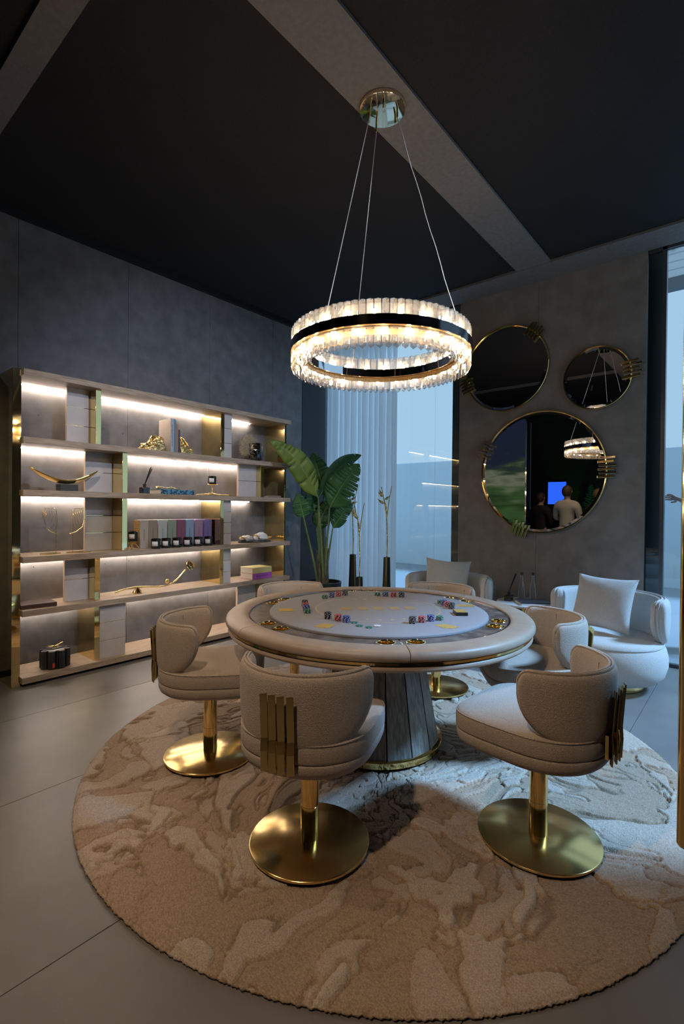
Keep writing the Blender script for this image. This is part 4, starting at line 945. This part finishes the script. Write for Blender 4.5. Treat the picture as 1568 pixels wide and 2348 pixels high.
book('thick_book', 'thick pink-spined book under the yellow one on the fifth board', (-4.42, 3.73, zt(4)), 90, .285, .22, .066, 'bk_pink', 'two stacked books', 'BUDAPEST', 'bk_maroon')
book('thick_book', 'thick pale yellow book on top of the pink one', (-4.42, 3.73, zt(4)+.0664), 90, .285, .22, .064, 'bk_yellow', 'two stacked books')
# poker chip carousel on the bottom board
cz = thing('chip_carousel', 'black round poker chip carousel on the bottom board', 'chip carousel', (-4.43, 1.60, zt(5)), .2)
MB().lathe([(0,0),(.075,0),(.078,.004),(.078,.146),(.07,.150),(0,.150)], 32).build('core', 'pot_black', cz, 40)
for k in range(8):
    a = 2*PI*k/8; x, y = .082*math.cos(a), .082*math.sin(a)
    MB().lathe([(0,.004),(.0315,.004),(.0315,.142),(.029,.146),(0,.146)], 20).build('chip_column', 'chip_black', cz, 40).location = (x, y, 0)
    b = a+PI/8; u = Vector((math.cos(b), math.sin(b), 0)); MB().obox(u*.098+Vector((0,0,.078)), (u,(-u.y,u.x,0),(0,0,1)), (.012,.006,.074)).build('holder_arm', 'black_paint', cz, None, .003)
P('red_label', (.62,.08,.03), .5)
u = Vector((math.cos(-.62), math.sin(-.62), 0)); MB().obox(u*.1105+Vector((0,0,.035)), (u,(-u.y,u.x,0),(0,0,1)), (.001,.008,.018)).build('red_label', 'red_label', cz)
MB().box(-.035,.035,-.045,.045,.1505,.160).build('card_tray', 'chrome', cz, None, .002)
MB().tube([(0,-.06,.178),(0,-.035,.170),(0,0,.163),(0,.04,.176),(0,.065,.186)], [.004,.006,.006,.005,.004], 8).build('gold_handle', 'brass', cz, 60)

# ------------------------------------------------------------------ behind the camera (seen in the mirrors)
_m, _nt, _b = nmat('landscape_screen'); _nt.nodes.remove(_b)
_tc = _nt.nodes.new('ShaderNodeTexCoord'); _sp = _nt.nodes.new('ShaderNodeSeparateXYZ'); _nz = _nt.nodes.new('ShaderNodeTexNoise'); _nz.inputs['Scale'].default_value = 2.5
_mp = _nt.nodes.new('ShaderNodeMapping'); _mp.inputs['Scale'].default_value = (.5,1,2.2); _ad = _nt.nodes.new('ShaderNodeMath'); _ad.operation = 'MULTIPLY_ADD'; _ad.inputs[1].default_value = .3
_cr = _nt.nodes.new('ShaderNodeValToRGB'); _e = _cr.color_ramp.elements; _e[0].position = .30; _e[0].color = (.012,.022,.010,1); _e[1].position = 1.0; _e[1].color = (.010,.014,.030,1)
for ps, cc in ((.46,(.03,.065,.02)),(.54,(.014,.028,.010)),(.60,(.03,.06,.02)),(.66,(.11,.12,.08)),(.71,(.02,.035,.02)),(.76,(.010,.014,.026))):
    q = _e.new(ps); q.color = (*cc, 1)
_ms = _nt.nodes.new('ShaderNodeMath'); _ms.operation = 'DIVIDE'; _ms.inputs[1].default_value = 4.0
_em = _nt.nodes.new('ShaderNodeEmission'); _em.inputs[1].default_value = .65
_nt.links.new(_tc.outputs['Object'], _sp.inputs[0]); _nt.links.new(_tc.outputs['Object'], _mp.inputs[0]); _nt.links.new(_mp.outputs[0], _nz.inputs['Vector'])
_nt.links.new(_sp.outputs['Z'], _ms.inputs[0]); _nt.links.new(_nz.outputs[0], _ad.inputs[0]); _nt.links.new(_ms.outputs[0], _ad.inputs[2]); _nt.links.new(_ad.outputs[0], _cr.inputs[0]); _nt.links.new(_cr.outputs[0], _em.inputs[0]); _nt.links.new(_em.outputs[0], _nt.nodes['Material Output'].inputs[0])
sc_ = thing('landscape_screen', 'tall screen showing a dark green landscape, reflected in the big mirror', 'screen', (-4.14, .30, 0))
MB().box(-.50,.50,-.03,.005,.02,3.3).build('cabinet', 'black_paint', sc_); MB().box(-.495,.495,.005,.008,.03,3.28).build('display', 'landscape_screen', sc_)
MB().box(.503,.530,-.03,.02,.0,3.4).build('edge_post', 'chrome', sc_)
EM('blue_screen', (.02,.10,.75), .9)
bs_ = thing('wall_screen', 'glowing blue screen on the far wall, reflected in the big mirror', 'screen', (-3.98, YN+.001, 1.85))
MB().box(-.24,.24,0,.03,-.30,.32).build('housing', 'black_paint', bs_); MB().box(-.225,.225,.0301,.032,-.28,.30).build('display', 'blue_screen', bs_)
LV2 = [((.0,1.1),(.12,2.05),.55,'leaf_mid',.02,.0,0,.05,.5), ((.1,1.0),(.42,1.6),.38,'leaf_mid',.06,.2,0,.1,.4), ((-.08,1.0),(-.35,1.5),.34,'leaf_dark',.06,-.2,0,.1,.4)]
bpz = plant('potted_plant', 'green-lit potted plant behind the people, reflected in the big mirror', (-3.15,-2.45,.001), LV2, .2, .45)
ld = D.lights.new('green_uplight', 'SPOT'); ld.energy = 13; ld.color = (.1,1,.15); ld.spot_size = R(42); ld.shadow_soft_size = .03
ul = thing('uplight', 'small black floor uplight in front of the far potted plant', 'lamp', (-3.02,-1.75,0))
MB().lathe([(0,0),(.05,0),(.05,.05),(.045,.055),(.04,.05),(0,.048)], 24).build('housing', 'black_paint', ul, 40)
lo = D.objects.new('light_source', ld); COL.objects.link(lo); lo.parent = ul; lo.location = (0,0,.07); lo.rotation_euler = Vector((-.10,-.65,1.3)).to_track_quat('-Z','Y').to_euler()

# ------------------------------------------------------------------ people
def skinmesh(name, verts, edges, mat, parent, sub=2, root=0):
    me = D.meshes.new(name); me.from_pydata([v[:3] for v in verts], edges, []); me.materials.append(MATS[mat])
    o = obj(name, me, parent); o.modifiers.new('skin', 'SKIN'); s = o.modifiers.new('sub', 'SUBSURF'); s.levels = sub; s.render_levels = sub
    sv = me.skin_vertices[0].data
    for i, v in enumerate(verts): sv[i].radius = (v[3], v[4] if len(v) > 4 else v[3]); sv[i].use_root = (i == root)
    o.modifiers['skin'].use_smooth_shade = True
    return o
def arm_joints(s, el, wr): return s, el, wr
def person(label, loc, rz, sc, hair, top, arms, cat='person', long_hair=False):
    """faces local +Y; arms = [(elbow, wrist, fingerdir), ...] for right (+X) and left (-X)"""
    t = thing('person', label, cat, loc, rz); t.scale = (sc, sc, sc)
    V = [(0,0,.95,.135,.10),(0,.0,1.12,.125,.09),(0,-.01,1.30,.15,.10),(0,-.01,1.43,.10,.08),(0,0,1.50,.052,.055),(0,.012,1.56,.060,.065),(0,.02,1.64,.078,.095),(0,.01,1.71,.070,.085)]
    Ed = [(i,i+1) for i in range(7)]
    def add(p, par): V.append(p); Ed.append((par, len(V)-1)); return len(V)-1
    for s in (-1, 1):
        h = add((.09*s,0,.90,.095), 0); k = add((.10*s,.01,.50,.06), h); a = add((.10*s,-.02,.09,.042), k); add((.105*s,.12,.035,.034,.04), a)
    hands = []
    for s, (el, wr, fd, *sv_) in zip((1,-1), arms):
        sh = add((.17*s,-.01,1.40,.062), 3); e = add((*el,.043), sh); w_ = add((*wr,.027), e)
        el_, wr_ = Vector(el), Vector(wr); fd = Vector(fd).normalized(); pl = wr_+fd*.05; p = add((*pl,.030,.02), w_)
        sd_ = fd.cross(Vector((0,0,1))).normalized() if abs(fd.z) < .9 else Vector((0,1,0))
        if sv_: sd_ = Vector(sv_[0]).normalized()
        for j, (off, ln) in enumerate(((-.030,.062),(-.010,.075),(.010,.070),(.029,.056))):
            b = pl+fd*.035+sd_*off; k1 = add((*b,.0095), p); k2 = add((*(b+fd*ln*.55+Vector((0,0,-.004))),.0085), k1); add((*(b+fd*ln+Vector((0,0,-.016))),.0075), k2)
        tb = pl-fd*.01+sd_*(-.038); k1 = add((*tb,.010), p); add((*(tb+fd*.045-sd_*.018),.0085), k1)
        hands.append((el_, wr_, s))
    skinmesh('body', V, Ed, 'skin', t)
    # face details, hair
    for s in (-1,1):
        MB().lathe([(0,-.008),(.007,-.004),(.008,0),(.007,.004),(0,.008)], 10).build('eye', 'white_print', t, 60).location = (.03*s,.098,1.655)
        MB().lathe([(0,-.026),(.010,-.016),(.012,0),(.010,.018),(0,.028)], 10).build('ear', 'skin', t, 60).location = (.085*s,.0,1.645)
    MB().tube([(0,.100,1.665),(0,.116,1.63),(0,.104,1.622)], [.006,.011,.006], 8).build('nose', 'skin', t, 60)
    MB().tube([(-.022,.095,1.598),(0,.102,1.597),(.022,.095,1.598)], [.003,.006,.003], 6).build('mouth', 'hair_blond', t, 60)
    def hf(u, v):
        th = u*2*PI; ph = -.95+v*(PI/2+.95); k = 1+.04*mn.noise(Vector((math.cos(th)*3, math.sin(th)*3, ph*3)))
        fr = max(0, math.sin(th)); ph2 = ph if math.sin(th) < -.05 else max(ph, -.25+.85*fr)
        return (.093*k*math.cos(th)*math.cos(ph2), -.003+.112*k*math.sin(th)*math.cos(ph2), 1.655+.118*k*math.sin(ph2)-(.07 if long_hair and fr < .1 and v < .3 else 0))
    MB().grid(hf, 36, 14, True).build('hair', hair, t, 60)
    TV = [(0,0,.84,.165,.115),(0,0,1.0,.155,.11),(0,0,1.14,.150,.108),(0,-.01,1.30,.180,.130),(0,-.01,1.42,.165,.125),(0,0,1.492,.078,.078)]; TE = [(i,i+1) for i in range(5)]
    for el_, wr_, s in hands:
        TV.append((.185*s,-.01,1.405,.088)); i = len(TV)-1; TE.append((4,i)); TV.append((*el_,.056)); TE.append((i,i+1)); q_ = el_.lerp(wr_, .9); TV.append((*q_,.040)); TE.append((i+1,i+2))
    skinmesh('jacket', TV, TE, top, t)
    PV = [(0,0,.96,.145,.11)]; PE = []
    for s in (-1,1):
        b = len(PV); PV += [(.088*s,0,.86,.108),(.10*s,.01,.50,.074),(.10*s,-.02,.10,.062)]; PE += [(0,b),(b,b+1),(b+1,b+2)]
    skinmesh('trousers', PV, PE, 'trouser', t)
    for s in (-1,1): MB().lathe([(0,0),(.045,0),(.05,.02),(.042,.06),(0,.08)], 16).build('shoe', 'cloth_black', t, 60).matrix_basis = Matrix.Translation((.103*s,.05,0)) @ Matrix.Diagonal((1,2.6,1,1))
    return t
down = [((.25,.0,1.14),(.24,.10,.93),(0,.35,-.9)), ((-.25,.0,1.14),(-.24,.10,.93),(0,.35,-.9))]
bent = [((.24,.02,1.14),(.14,.22,1.12),(-.4,.8,.1)), ((-.24,.02,1.14),(-.14,.22,1.12),(.4,.8,.1))]
person('person in a cream jacket seen from behind, reflected in the big mirror', (-3.02,-.42,.001), PI+.15, 1.09, 'hair_brown', 'jacket_cream', bent)
person('person in black next to the cream jacket, reflected in mirror', (-2.55,-.95,.001), PI-.5, 1.06, 'hair_blond', 'cloth_black', down)
person('person in black at the left of the reflected group', (-3.70,-.85,.001), PI+.3, 1.02, 'hair_brown', 'cloth_black', down)
person('person in dark sleeves outside the right window reaching out a hand', (-.06,6.42,-.019), PI, 1.0, 'hair_brown', 'cloth_black',
       [((.36,.06,1.40),(.55,.08,1.55),(1,.05,.30),(-.25,.2,1)), down[1]])

# ------------------------------------------------------------------ fill spotlights added out of frame to balance warm and cool light
def fill_spot(x, y, tgt, e, label, size=62, col=(1.0,.72,.48)):
    t = thing('fill_spotlight', label, 'spotlight', (x, y, ZC+.011), 0, 'added fill spotlights')
    d = (Vector(tgt)-Vector((x,y,ZC-.12))).normalized()
    MB().lathe([(0,0),(.045,0),(.045,-.022),(0,-.022)], 24).build('mount', 'black_paint', t, 40)
    MB().tube([(0,0,-.02),(0,0,-.10)], .008, 8).build('stem', 'black_paint', t, 40)
    c_ = Vector((0,0,-.13)); MB().tube([c_-d*.05, c_+d*.06], [.035,.04], 20).build('can', 'black_paint', t, 40)
    l = D.lights.new('fill_spot_lamp', 'SPOT'); l.energy = e; l.color = col; l.spot_size = R(size); l.spot_blend = .8; l.shadow_soft_size = .06
    q = D.objects.new('lamp', l); COL.objects.link(q); q.parent = t; q.location = c_+d*.075; q.rotation_euler = d.to_track_quat('-Z','Y').to_euler()
fill_spot(-.9, -.3, (-1.4,1.3,.3), 58, 'added out-of-frame fill spotlight aimed at the front of the rug', 75)
fill_spot(-2.9, .1, (-2.9,1.7,0), 27, 'added out-of-frame fill spotlight aimed at the floor by the shelving', 80)
fill_spot(.55, 2.3, (-4.6,3.0,1.75), 125, 'added out-of-frame cool fill spotlight at right aimed at the shelving wall', 48, (.58,.71,1.0))
fill_spot(-2.35, .55, (-3.0,-.45,1.3), 38, 'added out-of-frame fill spotlight aimed at the people behind the viewer', 50)
fill_spot(-1.15, -.25, (-4.45,2.75,1.05), 95, 'added out-of-frame fill spotlight aimed across at the shelving contents', 46, (1.0,.86,.72))
